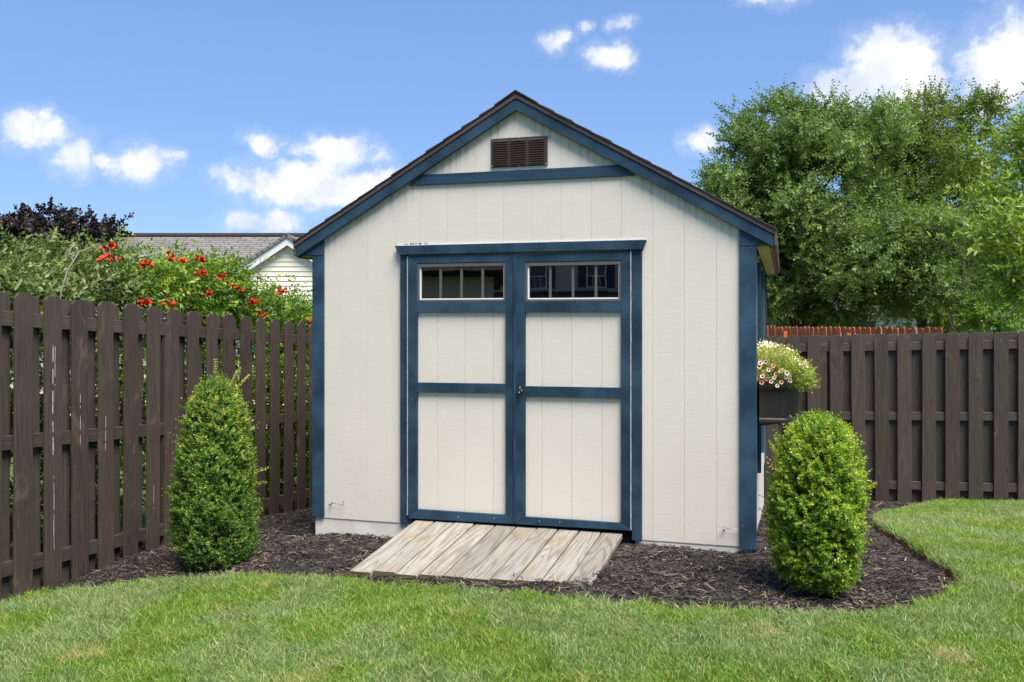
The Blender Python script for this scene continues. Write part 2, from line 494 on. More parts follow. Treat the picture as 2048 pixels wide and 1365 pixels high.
def m_chip():
    m, h, out = new_mat('mulch_chip')
    at = h.new('ShaderNodeAttribute', attribute_name='chip', attribute_type='INSTANCER')
    tc = h.new('ShaderNodeTexCoord')
    n = h.noise(h.mapping(tc.outputs['Object'], (30, 300, 300)), 1.0, 3.0)
    g = h.new('ShaderNodeNewGeometry')
    pn = h.noise(g.outputs['Position'], 1.7, 3.0)
    c = h.ramp(at.outputs['Fac'], [(0.0, (0.020, 0.016, 0.016)), (0.40, (0.044, 0.036, 0.034)), (0.75, (0.090, 0.076, 0.070)),
                                   (0.90, (0.13, 0.105, 0.085)), (0.965, (0.25, 0.185, 0.115)), (1.0, (0.46, 0.36, 0.25))])
    c = h.mix(h.math('MULTIPLY', n, 0.5), c, h.mix(1.0, c, (0.45, 0.45, 0.45), 'MULTIPLY'))
    c = h.mix(h.math('MULTIPLY', h.smooth(pn, 0.48, 0.68), 0.35), c, (0.105, 0.088, 0.072))
    bsdf(h, out, c, 0.62, 0.35)
    return m


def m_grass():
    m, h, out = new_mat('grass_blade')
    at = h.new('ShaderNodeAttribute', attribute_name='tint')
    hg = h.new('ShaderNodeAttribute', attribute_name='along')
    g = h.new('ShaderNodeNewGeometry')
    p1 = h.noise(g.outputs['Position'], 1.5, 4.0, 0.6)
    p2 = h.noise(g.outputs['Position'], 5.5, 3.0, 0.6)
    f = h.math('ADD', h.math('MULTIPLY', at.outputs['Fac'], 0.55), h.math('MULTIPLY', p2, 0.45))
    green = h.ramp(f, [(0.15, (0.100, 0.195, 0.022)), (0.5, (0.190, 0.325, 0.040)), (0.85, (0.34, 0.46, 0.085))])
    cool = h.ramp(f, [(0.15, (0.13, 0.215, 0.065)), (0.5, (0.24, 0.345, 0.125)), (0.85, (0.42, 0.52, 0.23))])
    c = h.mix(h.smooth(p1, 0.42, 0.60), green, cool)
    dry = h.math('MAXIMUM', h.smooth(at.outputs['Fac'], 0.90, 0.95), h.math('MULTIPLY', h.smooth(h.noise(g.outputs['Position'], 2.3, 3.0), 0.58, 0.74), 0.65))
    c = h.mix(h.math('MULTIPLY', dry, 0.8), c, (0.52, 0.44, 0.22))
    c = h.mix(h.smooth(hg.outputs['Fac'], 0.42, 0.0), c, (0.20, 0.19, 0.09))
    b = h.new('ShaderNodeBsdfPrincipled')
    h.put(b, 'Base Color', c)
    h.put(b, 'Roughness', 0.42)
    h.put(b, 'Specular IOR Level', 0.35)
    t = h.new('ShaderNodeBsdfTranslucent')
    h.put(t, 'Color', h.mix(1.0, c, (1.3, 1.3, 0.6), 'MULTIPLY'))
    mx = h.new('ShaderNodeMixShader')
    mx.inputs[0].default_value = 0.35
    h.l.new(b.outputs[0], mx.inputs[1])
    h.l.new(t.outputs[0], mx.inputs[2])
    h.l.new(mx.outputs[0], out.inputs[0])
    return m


M['ground'] = m_ground()
M['mulch'] = m_mulch()
M['chip'] = m_chip()
M['grass'] = m_grass()


# ------------------------------------------------------------------ object helpers
def link(o, parent=None):
    COL.objects.link(o)
    if parent is not None:
        o.parent = parent
    return o


def tag(o, label=None, cat=None, group=None, kind=None):
    if label:
        o['label'] = label
    if cat:
        o['category'] = cat
    if group:
        o['group'] = group
    if kind:
        o['kind'] = kind
    return o


def empty(name, loc=(0, 0, 0), rz=0.0, label=None, cat=None, group=None):
    o = bpy.data.objects.new(name, None)
    o.empty_display_size = 0.1
    link(o)
    o.location = loc
    o.rotation_euler = (0, 0, rz)
    return tag(o, label, cat, group)


def bm_obj(name, bm, mat, parent=None, bevel=0.0, smooth=False):
    bmesh.ops.recalc_face_normals(bm, faces=bm.faces)
    if bevel > 0:
        bmesh.ops.bevel(bm, geom=list(bm.edges), offset=bevel, segments=1, affect='EDGES', profile=0.5, clamp_overlap=True)
    me = bpy.data.meshes.new(name)
    bm.to_mesh(me)
    bm.free()
    if smooth:
        for p in me.polygons:
            p.use_smooth = True
    if mat is not None:
        me.materials.append(mat)
    return link(bpy.data.objects.new(name, me), parent)


def bm_prism(bm, poly, axis, a, b):
    """extrude a 2D polygon along an axis; poly is in the two other axes (in XYZ order)"""
    def P(p, t):
        if axis == 'Y':
            return (p[0], t, p[1])
        if axis == 'X':
            return (t, p[0], p[1])
        return (p[0], p[1], t)
    va = [bm.verts.new(P(p, a)) for p in poly]
    vb = [bm.verts.new(P(p, b)) for p in poly]
    n = len(poly)
    bm.faces.new(va)
    bm.faces.new(vb[::-1])
    for i in range(n):
        bm.faces.new((va[i], vb[i], vb[(i + 1) % n], va[(i + 1) % n]))


def prism(name, poly, axis, a, b, mat, parent=None, bevel=0.0015):
    bm = bmesh.new()
    bm_prism(bm, poly, axis, a, b)
    return bm_obj(name, bm, mat, parent, bevel)


def box(name, x0, x1, y0, y1, z0, z1, mat, parent=None, bevel=0.0015):
    return prism(name, [(x0, z0), (x1, z0), (x1, z1), (x0, z1)], 'Y', y0, y1, mat, parent, bevel)


def bm_tube(bm, pts, radii, sides=6, cap=True):
    rings = []
    prev = None
    for i, p in enumerate(pts):
        p = Vector(p)
        d = (Vector(pts[min(i + 1, len(pts) - 1)]) - Vector(pts[max(i - 1, 0)]))
        if d.length < 1e-7:
            d = Vector((0, 0, 1))
        d.normalize()
        ref = Vector((0, 0, 1)) if abs(d.z) < 0.9 else Vector((1, 0, 0))
        if prev is not None:
            ref = prev
        s = d.cross(ref)
        if s.length < 1e-5:
            s = d.cross(Vector((0.3, 1, 0.2)))
        s.normalize()
        t = s.cross(d).normalized()
        prev = t
        r = radii[i] if hasattr(radii, '__len__') else radii
        rings.append([bm.verts.new(p + (s * math.cos(k * 2 * math.pi / sides) + t * math.sin(k * 2 * math.pi / sides)) * r) for k in range(sides)])
    for a, b in zip(rings, rings[1:]):
        for k in range(sides):
            bm.faces.new((a[k], a[(k + 1) % sides], b[(k + 1) % sides], b[k]))
    if cap:
        bm.faces.new(rings[0][::-1])
        bm.faces.new(rings[-1])


def tube(name, pts, radii, mat, parent=None, sides=6):
    bm = bmesh.new()
    bm_tube(bm, pts, radii, sides)
    return bm_obj(name, bm, mat, parent, 0, True)


def np_mesh(name, verts, faces, mat, attrs=None, parent=None, smooth=False):
    """faces: (n,k) index array; attrs: per-vertex float arrays"""
    me = bpy.data.meshes.new(name)
    verts = np.asarray(verts, np.float32)
    faces = np.asarray(faces, np.int32)
    nf, k = faces.shape
    me.vertices.add(len(verts))
    me.vertices.foreach_set('co', verts.ravel())
    me.loops.add(nf * k)
    me.loops.foreach_set('vertex_index', faces.ravel())
    me.polygons.add(nf)
    me.polygons.foreach_set('loop_start', np.arange(0, nf * k, k, dtype=np.int32))
    if smooth:
        me.polygons.foreach_set('use_smooth', np.ones(nf, bool))
    for an, av in (attrs or {}).items():
        a = me.attributes.new(an, 'FLOAT', 'POINT')
        a.data.foreach_set('value', np.asarray(av, np.float32).ravel())
    me.update(calc_edges=True)
    me.materials.append(mat)
    o = bpy.data.objects.new(name, me)
    return link(o, parent)


def unit(v):
    return v / np.maximum(np.linalg.norm(v, axis=-1, keepdims=True), 1e-9)


def leaves_np(base, axis, up, length, width, tint, fold=0.25, droop=0.15):
    """rhombic, slightly folded leaves -> verts (4n,3), tris (2n,3), tint per vertex"""
    n = len(base)
    axis = unit(axis)
    side = unit(np.cross(axis, up))
    nrm = np.cross(side, axis)
    L = np.broadcast_to(np.asarray(length, float), (n,))[:, None]
    W = np.broadcast_to(np.asarray(width, float), (n,))[:, None]
    mid = base + axis * L * 0.45
    tip = base + axis * L - nrm * L * droop
    l = mid + side * W * 0.5 + nrm * W * fold
    r = mid - side * W * 0.5 + nrm * W * fold
    v = np.stack([base, l, tip, r], 1).reshape(-1, 3)
    i = np.arange(n)[:, None] * 4
    f = np.concatenate([i + np.array([[0, 2, 1]]), i + np.array([[0, 3, 2]])], 0)
    return v, f, np.repeat(tint, 4)


def rand_dirs(n):
    return unit(rng.normal(size=(n, 3)))


def sprigs(pos, direc, n_leaf, length, leaf_len, leaf_wid, tint, opp=True, spread=0.9, tipgain=0.0, seed=0):
    """pos/direc (n,3): each a twig with leaves in pairs along it"""
    n = len(pos)
    d = unit(direc)
    ref = rand_dirs(n)
    s = unit(np.cross(d, ref))
    t = np.cross(d, s)
    allv, allf, allt = [], [], []
    off = 0
    length = np.broadcast_to(np.asarray(length, float), (n,))
    for k in range(n_leaf):
        f = (k // 2 + 0.6) / (n_leaf / 2.0 + 0.1)
        ang = (math.pi / 2) * ((k // 2) % 2) * (1 if opp else 0) + (math.pi if k % 2 else 0) + rng.normal(0, 0.25, n)
        lat = s * np.cos(ang)[:, None] + t * np.sin(ang)[:, None]
        ax = lat * spread + d * 0.75 + rng.normal(0, 0.18, (n, 3))
        if k == n_leaf - 1:
            ax = d + rng.normal(0, 0.15, (n, 3))
        b = pos + d * (length * f)[:, None]
        up = d * 0.9 + rng.normal(0, 0.35, (n, 3)) - lat * 0.3
        sc = rng.uniform(0.75, 1.15, n) * (1.0 - 0.3 * f)
        tt = np.clip(tint + rng.normal(0, 0.10, n) + tipgain * (f - 0.5), 0, 1)
        v, fc, tv = leaves_np(b, ax, up, leaf_len * sc, leaf_wid * sc, tt)
        allv.append(v)
        allf.append(fc + off)
        allt.append(tv)
        off += len(v)
    return np.concatenate(allv), np.concatenate(allf), np.concatenate(allt)


def at(u, d, z=None, v=None):
    """a point d metres in front of the camera station, on the line of sight u"""
    a = (u - 1024) / FPX
    x = CAM[0] + d * (-ST + a * CT)
    y = CAM[1] + d * (CT + a * ST)
    if z is None and v is not None:
        z = CAM[2] + d * (640 - v) / FPX
    return np.array([x, y, 0.0 if z is None else z])


# ------------------------------------------------------------------ terrain
GP = np.array([[1.55, 0, -.035], [-1.55, 0, -.13], [-2.75, -1.44, -.265], [-2.75, 2, -.40], [4.08, 4.6, -.47], [1.56, 4.6, -.55], [-2.75, 4.6, -.6],
               [0, -3.5, -.1], [3.2, -2.5, -.06], [-2.5, -3.2, -.25], [5.5, -.5, -.12], [1.7, -6, -.06], [5.5, 4.6, -.43], [-5, 0, -.4],
               [8, 0, -.15], [0, 9, -.9], [-5, 6, -.8], [8, 8, -.7], [1.6, 2.2, -.27]])


def _U(r2):
    return np.where(r2 > 1e-9, r2 * np.log(np.maximum(r2, 1e-9)), 0)


_n = len(GP)
_K = _U(((GP[:, None, :2] - GP[None, :, :2]) ** 2).sum(-1))
_P = np.c_[np.ones(_n), GP[:, :2]]
_sol = np.linalg.solve(np.block([[_K + np.eye(_n) * .3, _P], [_P.T, np.zeros((3, 3))]]), np.r_[GP[:, 2], 0, 0, 0])


def nat(x, y):
    x = np.asarray(x, float)
    y = np.asarray(y, float)
    r2 = (x[..., None] - GP[:, 0]) ** 2 + (y[..., None] - GP[:, 1]) ** 2
    z = _U(r2) @ _sol[:_n] + _sol[_n] + _sol[_n + 1] * x + _sol[_n + 2] * y
    dist = np.hypot(x - 1.0, y - 0.5)
    w = np.clip((dist - 7.0) / 9.0, 0, 1)
    w = w * w * (3 - 2 * w)
    z = z * (1 - w) + w * np.where(y < -3, -0.15, -0.95)
    return z + 0.006 * np.sin(x * 3.1 + 1.2 * np.sin(y * 2.3)) + 0.005 * np.sin(y * 4.2 + x)


BED = [(-2.95, -1.60), (-2.69, -1.44), (-2.44, -1.35), (-2.15, -1.3), (-1.87, -1.24), (-1.56, -1.19), (-1.12, -1.18), (-0.65, -1.21), (-0.23, -1.26),
       (0.15, -1.32), (0.52, -1.36), (0.83, -1.37), (1.14, -1.35), (1.45, -1.32), (1.71, -1.26), (1.95, -1.18), (2.22, -1.05), (2.47, -0.81),
       (2.64, -0.50), (2.72, -0.25), (2.72, 0.05), (2.65, 0.57), (2.57, 1.12), (2.51, 1.74), (2.50, 2.35), (2.56, 2.85), (2.78, 3.5), (3.15, 4.15),
       (3.5, 4.75), (-2.95, 4.75)]


def smooth_poly(pts, it=2, keep_last=3):
    p = np.array(pts, float)
    for _ in range(it):
        q = []
        for i in range(len(p)):
            a, b = p[i], p[(i + 1) % len(p)]
            q += [a * .75 + b * .25, a * .25 + b * .75]
        p = np.array(q)
    return p


BEDP = smooth_poly(BED)


def bed_dist(x, y):
    """signed distance to the bed outline, positive inside"""
    x = np.asarray(x, float).ravel()
    y = np.asarray(y, float).ravel()
    inside = np.zeros(len(x), bool)
    best = np.full(len(x), 1e9)
    n = len(BEDP)
    for i in range(n):
        ax, ay = BEDP[i]
        bx, by = BEDP[(i + 1) % n]
        c = ((ay > y) != (by > y))
        if by != ay:
            inside ^= c & (x < (bx - ax) * (y - ay) / (by - ay) + ax)
        ex, ey = bx - ax, by - ay
        t = np.clip(((x - ax) * ex + (y - ay) * ey) / (ex * ex + ey * ey + 1e-12), 0, 1)
        best = np.minimum(best, (x - ax - t * ex) ** 2 + (y - ay - t * ey) ** 2)
    return np.where(inside, 1, -1) * np.sqrt(best)


def lip(x, y):
    """depth of the cut edge: deep on the right side of the bed, shallow in front"""
    return np.where((x > 1.7), 0.075, 0.030)


def ground_axis(lo, hi, step, far):
    a = list(np.arange(lo, hi + 1e-6, step))
    s, v = step, hi
    while v < far:
        s *= 1.35
        v += s
        a.append(v)
    s, v = step, lo
    while v > -far:
        s *= 1.35
        v -= s
        a.insert(0, v)
    return np.array(a)


def build_ground():
    gx = ground_axis(-3.2, 6.0, 0.045, 1500)
    gy = ground_axis(-3.6, 5.0, 0.045, 1500)
    X, Y = np.meshgrid(gx, gy)
    sd = bed_dist(X, Y).reshape(X.shape) + 0.012 * np.sin(X * 19 + Y * 7) + 0.010 * np.sin(Y * 27 - X * 11)
    t = np.clip((sd + 0.01) / 0.05, 0, 1)
    Z = nat(X, Y) - t * (lip(X, Y) + 0.06)
    V = np.stack([X, Y, Z], -1).reshape(-1, 3)
    nx = len(gx)
    i = (np.arange(len(gy) - 1)[:, None] * nx + np.arange(nx - 1)[None]).ravel()
    F = np.stack([i, i + 1, i + nx + 1, i + nx], 1)
    tag(np_mesh('lawn', V, F, M['ground'], smooth=True), kind='structure')


def mulch_z(x, y, sd):
    lp = lip(x, y)
    z = nat(x, y) - lp * np.exp(-np.maximum(sd, 0) / 0.16)
    return z + 0.010 * np.sin(x * 8.3 + np.sin(y * 6.1) * 2) * np.sin(y * 7.7 + 1)


def build_mulch():
    s = 0.045
    gx = np.arange(-3.0, 3.7, s)
    gy = np.arange(-1.7, 4.8, s)
    X, Y = np.meshgrid(gx, gy)
    sd = bed_dist(X, Y).reshape(X.shape)
    Z = mulch_z(X, Y, sd)
    V = np.stack([X, Y, Z], -1).reshape(-1, 3)
    nx = len(gx)
    ok = sd > -0.03
    q = ok[:-1, :-1] & ok[1:, :-1] & ok[:-1, 1:] & ok[1:, 1:]
    jj, ii = np.nonzero(q)
    i = jj * nx + ii
    F = np.stack([i, i + 1, i + nx + 1, i + nx], 1)
    tag(np_mesh('mulch_bed', V, F, M['mulch'], smooth=True), kind='structure')


def instancer(name, pts, rot, scale, idx, extra, sources, label, cat):
    """one uncountable mass: points carrying small pieces"""
    me = bpy.data.meshes.new(name)
    me.vertices.add(len(pts))
    me.vertices.foreach_set('co', np.asarray(pts, np.float32).ravel())
    for an, typ, av in [('rot', 'FLOAT_VECTOR', rot), ('scl', 'FLOAT_VECTOR', scale), ('idx', 'INT', idx)] + [(k, 'FLOAT', v) for k, v in extra.items()]:
        a = me.attributes.new(an, typ, 'POINT')
        if typ == 'FLOAT_VECTOR':
            a.data.foreach_set('vector', np.asarray(av, np.float32).ravel())
        else:
            a.data.foreach_set('value', np.asarray(av).astype(np.int32 if typ == 'INT' else np.float32).ravel())
    me.update()
    o = link(bpy.data.objects.new(name, me))
    c = bpy.data.collections.new(name + '_pieces')
    for s in sources:
        COL.objects.unlink(s)
        c.objects.link(s)
    g = bpy.data.node_groups.new(name, 'GeometryNodeTree')
    g.interface.new_socket('Geometry', in_out='INPUT', socket_type='NodeSocketGeometry')
    g.interface.new_socket('Geometry', in_out='OUTPUT', socket_type='NodeSocketGeometry')
    N = g.nodes
    gi, go = N.new('NodeGroupInput'), N.new('NodeGroupOutput')
    ip = N.new('GeometryNodeInstanceOnPoints')
    ci = N.new('GeometryNodeCollectionInfo')
    ci.inputs['Collection'].default_value = c
    ci.inputs['Separate Children'].default_value = True
    ci.inputs['Reset Children'].default_value = True

    def named(n, t):
        nd = N.new('GeometryNodeInputNamedAttribute')
        nd.data_type = t
        nd.inputs['Name'].default_value = n
        return nd.outputs['Attribute']
    L = g.links
    L.new(gi.outputs[0], ip.inputs['Points'])
    L.new(ci.outputs[0], ip.inputs['Instance'])
    ip.inputs['Pick Instance'].default_value = True
    L.new(named('idx', 'INT'), ip.inputs['Instance Index'])
    L.new(named('rot', 'FLOAT_VECTOR'), ip.inputs['Rotation'])
    L.new(named('scl', 'FLOAT_VECTOR'), ip.inputs['Scale'])
    L.new(ip.outputs[0], go.inputs[0])
    md = o.modifiers.new('scatter', 'NODES')
    md.node_group = g
    tag(o, label, cat, kind='stuff')
    return o


def grass_tuft(k):
    r = np.random.default_rng(100 + k)
    n = 85
    V, F, T, A = [], [], [], []
    lean0 = r.uniform(0, 6.28)
    for b in range(n):
        x, y = r.uniform(-0.075, 0.075, 2)
        hgt = r.uniform(0.028, 0.062) * (1.2 if r.random() < 0.08 else 1)
        ang = lean0 + r.normal(0, 1.3)
        lean = abs(r.normal(0.38, 0.30))
        w = r.uniform(0.0016, 0.0030)
        dx, dy = math.cos(ang), math.sin(ang)
        fa = r.uniform(0, 6.28)
        sx, sy = math.cos(fa) * w, math.sin(fa) * w
        i = len(V)
        for f, ww in ((0, 1.0), (0.45, 0.9), (0.8, 0.6)):
            q = lean * f * f * hgt * 1.5
            z = hgt * f * (1 - 0.18 * lean * f)
            V += [(x + dx * q - sx * ww, y + dy * q - sy * ww, z), (x + dx * q + sx * ww, y + dy * q + sy * ww, z)]
            A += [f, f]
        q = lean * hgt * 1.5
        V.append((x + dx * q, y + dy * q, hgt * (1 - 0.18 * lean)))
        A.append(1)
        T += [r.random()] * 7
        F += [(i, i + 1, i + 3), (i, i + 3, i + 2), (i + 2, i + 3, i + 5), (i + 2, i + 5, i + 4), (i + 4, i + 5, i + 6)]
    return np_mesh('grass_tuft', V, F, M['grass'], {'tint': T, 'along': A})


def build_grass():
    src = [grass_tuft(k) for k in range(8)]
    # lawn outside the bed, inside the fences, within reach of the camera
    n = 60000
    x = rng.uniform(-2.72, 6.6, n)
    y = rng.uniform(-3.5, 4.56, n)
    d = -(x - CAM[0]) * ST + (y - CAM[1]) * CT
    a = ((x - CAM[0]) * CT + (y - CAM[1]) * ST) / np.maximum(d, .1)
    sd = bed_dist(x, y)
    keep = (sd < np.where(x > 1.9, -0.035, -0.005)) & (d > 2.2) & (a > -0.75) & (a < 0.72) & ((x < 2) | (x > 1.7))
    dens = 620.0
    keep &= rng.random(n) < dens * (9.32 * 8.06) / n
    x, y, sd = x[keep], y[keep], sd[keep]
    z = nat(x, y) - 0.004
    n = len(x)
    rot = np.stack([rng.normal(0, .10, n), rng.normal(0, .10, n), rng.uniform(0, 6.28, n)], 1)
    pat = 0.5 + 0.5 * np.sin(x * 2.1 + np.sin(y * 1.7) * 2) * np.sin(y * 2.6 + 1.1 * np.sin(x * 1.3))
    s = rng.uniform(0.80, 1.10, n) * (0.82 + 0.3 * pat)
    s = np.where(sd > -0.10, s * 1.05, s)
    scl = np.stack([np.full(n, 1.0), np.full(n, 1.0), s], 1)
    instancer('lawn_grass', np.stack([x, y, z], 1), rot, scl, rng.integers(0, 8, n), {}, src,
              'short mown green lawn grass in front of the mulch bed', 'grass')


def build_chips():
    src = []
    for k in range(6):
        r = random.Random(40 + k)
        bm = bmesh.new()
        L, W, H = (0.5, r.uniform(0.10, 0.26), r.uniform(0.05, 0.12))
        for sx in (-1, 1):
            for sy in (-1, 1):
                for sz in (-1, 1):
                    tp = r.uniform(0.25, 1.0)
                    bm.verts.new((sx * L * r.uniform(0.75, 1.0), sy * W * 0.5 * tp, sz * H * 0.5 * tp + (r.uniform(-0.03, 0.03))))
        bmesh.ops.convex_hull(bm, input=list(bm.verts))
        src.append(bm_obj('mulch_chip', bm, M['chip']))
    n = 240000
    x = rng.uniform(-2.75, 3.3, n)
    y = rng.uniform(-1.7, 4.6, n)
    sd = bed_dist(x, y)
    keep = ((sd > -0.03) | ((sd > -0.10) & (rng.random(n) < .05))) & ~((np.abs(x) < 1.53) & (y > 0.02) & (y < 3.66)) & ((y < 1.2) | (np.abs(x) > 1.4))
    keep &= ~((np.abs(x) < 0.70) & (y > -0.95) & (y < 0))
    front = y < 0.3
    keep &= rng.random(n) < np.where(front, 1.0, 0.55)
    x, y, sd = x[keep], y[keep], sd[keep]
    n = len(x)
    z = mulch_z(x, y, sd) + np.abs(rng.normal(0.004, 0.007, n))
    rot = np.stack([rng.normal(0, .35, n), rng.normal(0, .22, n), rng.uniform(0, 6.28, n)], 1)
    L = rng.gamma(3.5, 0.0078, n) + 0.007
    scl = np.stack([L, L * rng.uniform(0.5, 1.1, n), L * rng.uniform(0.5, 1.1, n)], 1)
    c = rng.random(n)
    # pale shreds gather at the foot of the two clipped shrubs and in front of the ramp
    for (bx, by, rr, p) in ((-1.85, -0.88, .42, .25), (1.98, -0.95, .40, .28), (0.1, -1.2, .5, .12)):
        m = (np.hypot(x - bx, y - by) < rr) & (rng.random(n) < p)
        c = np.where(m, rng.uniform(0.93, 1.0, n), c)
    instancer('mulch_chips', np.stack([x, y, z], 1), rot, scl, rng.integers(0, 6, n), {'chip': c}, src,
              'dark shredded bark mulch covering the bed around the shed', 'mulch')


build_ground()
build_mulch()
build_grass()
build_chips()


# ------------------------------------------------------------------ shed
SL = 0.576            # roof slope
ZA = 2.936            # top of the blue rake boards at the peak


def rake_z(x):
    return ZA - SL * abs(x)


def build_shed():
    sh = empty('garden_shed', (0, 0, -0.15), 0, 'cream garden shed with blue trim, double doors and gabled roof', 'shed')
    oz = 0.15

    def Z(z):
        return z + oz

    def pr(name, poly, a, b, mat, parent=sh, bevel=0.0015):
        return prism(name, [(x, Z(z)) for x, z in poly], 'Y', a, b, mat, parent, bevel)

    def bx(name, x0, x1, y0, y1, z0, z1, mat, parent=sh, bevel=0.0015):
        return box(name, x0, x1, y0, y1, Z(z0), Z(z1), mat, parent, bevel)

    D = 3.66
    # sheathing behind the boards, with the door opening left free
    t = 0.05
    zt = lambda x: rake_z(x) - 0.03
    bm = bmesh.new()
    bm_prism(bm, [(-1.53, Z(0)), (-0.80, Z(0)), (-0.80, Z(zt(-.8))), (-1.53, Z(zt(-1.53)))], 'Y', 0.0022, 0.06)
    bm_prism(bm, [(0.78, Z(0)), (1.53, Z(0)), (1.53, Z(zt(1.53))), (0.78, Z(zt(.78)))], 'Y', 0.0022, 0.06)
    bm_prism(bm, [(-0.80, Z(1.88)), (0.78, Z(1.88)), (0.78, Z(zt(.78))), (0, Z(zt(0))), (-0.80, Z(zt(-.8)))], 'Y', 0.0022, 0.06)
    bm_obj('wall_backing', bm, M['cream'], sh)
    # front siding boards, 20 cm wide with a groove between
    g = [-1.54] + [-1.326 + 0.2035 * k for k in range(14)] + [1.54]
    for a, b in zip(g, g[1:]):
        x0, x1 = a + 0.0013, b - 0.0013
        for (c0, c1) in ((max(x0, -9), min(x1, -0.80)), (max(x0, -0.80), min(x1, 0.78)), (max(x0, 0.78), x1)):
            if c1 - c0 < 0.006:
                continue
            mid = (c0 + c1) / 2
            zb = 1.88 if -0.80 < mid < 0.78 else 0.004
            poly = [(c0, zb), (c1, zb), (c1, rake_z(c1) - 0.02)]
            if c0 < 0 < c1:
                poly.append((0, rake_z(0) - 0.02))
            poly.append((c0, rake_z(c0) - 0.02))
            pr('siding_board', poly, 0.0, 0.0020, M['cream'], sh, 0.0008)
    # right side wall boards
    for k in range(18):
        y0 = 0.004 + k * 0.2033
        prism('siding_board', [(y0, Z(0.0)), (y0 + 0.1965, Z(0.0)), (y0 + 0.1965, Z(1.92)), (y0, Z(1.92))], 'X', 1.5395, 1.544, M['cream'], sh, 0.0015)
    box('side_wall', 1.49, 1.539, 0.061, D, Z(0), Z(1.93), M['skirt'], sh)
    box('side_wall', -1.54, -1.49, 0.061, D, Z(0), Z(1.93), M['cream'], sh)
    prism('back_wall', [(-1.489, Z(0)), (1.489, Z(0)), (1.489, Z(rake_z(1.489) - .04)), (0, Z(ZA - .04)), (-1.489, Z(rake_z(1.489) - .04))], 'Y', D - 0.05, D, M['cream'], sh)
    box('shed_floor', -1.489, 1.489, 0.061, D - 0.051, Z(-0.02), Z(0.02), M['dark'], sh)
    # added dark sheet behind the doors, stands in for the shade inside
    box('inside_shade_sheet', -1.40, 1.40, 0.9, 0.92, Z(0.021), Z(2.0), M['dark'], sh)
    # foundation skirt
    bx('foundation_skirt', -1.541, -0.78, 0.006, 0.05, -0.30, 0.002, M['skirt'])
    bx('foundation_skirt', 0.80, 1.541, 0.006, 0.05, -0.30, 0.002, M['skirt'])
    bx('foundation_skirt', -0.779, 0.799, 0.04, 0.08, -0.30, 0.03, M['dark'])
    box('foundation_skirt', 1.50, 1.538, 0.052, D, Z(-0.55), Z(-0.001), M['skirt'], sh)
    box('foundation_skirt', -1.538, -1.50, 0.052, D, Z(-0.55), Z(-0.001), M['skirt'], sh)
    # corner boards
    bx('corner_board', -1.553, -1.462, -0.019, -0.0005, 0.012, 1.905, M['blue_rough'])
    bx('corner_board', 1.464, 1.566, -0.019, -0.0005, -0.004, 1.905, M['blue_rough'])
    box('corner_board', 1.5445, 1.566, 0.0, 0.085, Z(-0.004), Z(1.90), M['blue_rough'], sh)
    box('corner_board', 1.5445, 1.563, D - 0.09, D, Z(0), Z(1.90), M['blue_rough'], sh)
    # tall trim boards of the opening in the side wall
    for y0 in (0.95, 2.0):
        box('side_trim', 1.5445, 1.572, y0, y0 + 0.09, Z(0.32), Z(1.86), M['blue'], sh)
    # eave returns (triangles between corner board and rake)
    for s in (-1, 1):
        x0, x1 = 1.462 * s, 1.652 * s
        poly = [(x0, 1.907), (x1, 1.907), (x1, rake_z(x1) - 0.070), (x0, rake_z(x0) - 0.060)]
        pr('eave_return', poly if s > 0 else poly[::-1], -0.022, -0.001, M['blue_rough'])
    # collar trim across the gable
    pr('gable_trim', [(-0.80, 2.384), (0.80, 2.384), (0.70, 2.456), (-0.70, 2.456)], -0.020, -0.0005, M['blue_grain'])
    # rake boards
    for s in (-1, 1):
        e = 1.668 * s
        poly = [(0, ZA), (e, rake_z(e)), (e, rake_z(e) - 0.080), (0, ZA - 0.080)]
        pr('rake_board', poly, -0.046, -0.023, M['blue'], sh, 0.002)
        # brown metal drip edge above it
        e = 1.682 * s
        poly = [(0, ZA + 0.031), (e, rake_z(e) + 0.031), (e, rake_z(e) + 0.001), (0, ZA + 0.001)]
        pr('drip_edge', poly, -0.054, -0.020, M['drip'], sh, 0.002)
        # nail heads along the rake board
        for k in range(6):
            xx = (0.16 + 0.27 * k) * s
            zz = rake_z(xx) - 0.02
            bm = bmesh.new()
            bmesh.ops.create_circle(bm, cap_ends=True, radius=0.0035, segments=7, matrix=Matrix.Translation((xx, -0.0468, Z(zz))) @ Matrix.Rotation(math.pi / 2, 4, 'X'))
            bm_obj('nail_head', bm, M['black'], sh)
    # roof decks with their shingle courses
    for s in (-1, 1):
        poly = [(0.0, ZA + 0.024), (1.675 * s, rake_z(1.675) + 0.024), (1.675 * s, rake_z(1.675) + 0.008), (0.0, ZA + 0.008)]
        deck = prism('roof_slope', [(x, Z(z)) for x, z in poly], 'Y', -0.019, D + 0.05, M['fascia_red'], sh)
        n = 13
        for k in range(n):
            xa = (1.690 - 1.69 * k / n)
            xb = max(0.0, xa - 1.69 / n * 1.12)
            za, zb = rake_z(xa) + 0.032, rake_z(xb) + 0.032
            j = rnd.uniform(-0.003, 0.004)
            poly = [(xa * s, za + 0.001), (xa * s, za + 0.016 + j), (xb * s, zb + 0.007), (xb * s, zb + 0.001)]
            prism('shingle_course', [(x, Z(z)) for x, z in poly], 'Y', -0.060 - rnd.uniform(0, 0.006), D + 0.06, M['shingle'], deck, 0.001)
    y = -0.066
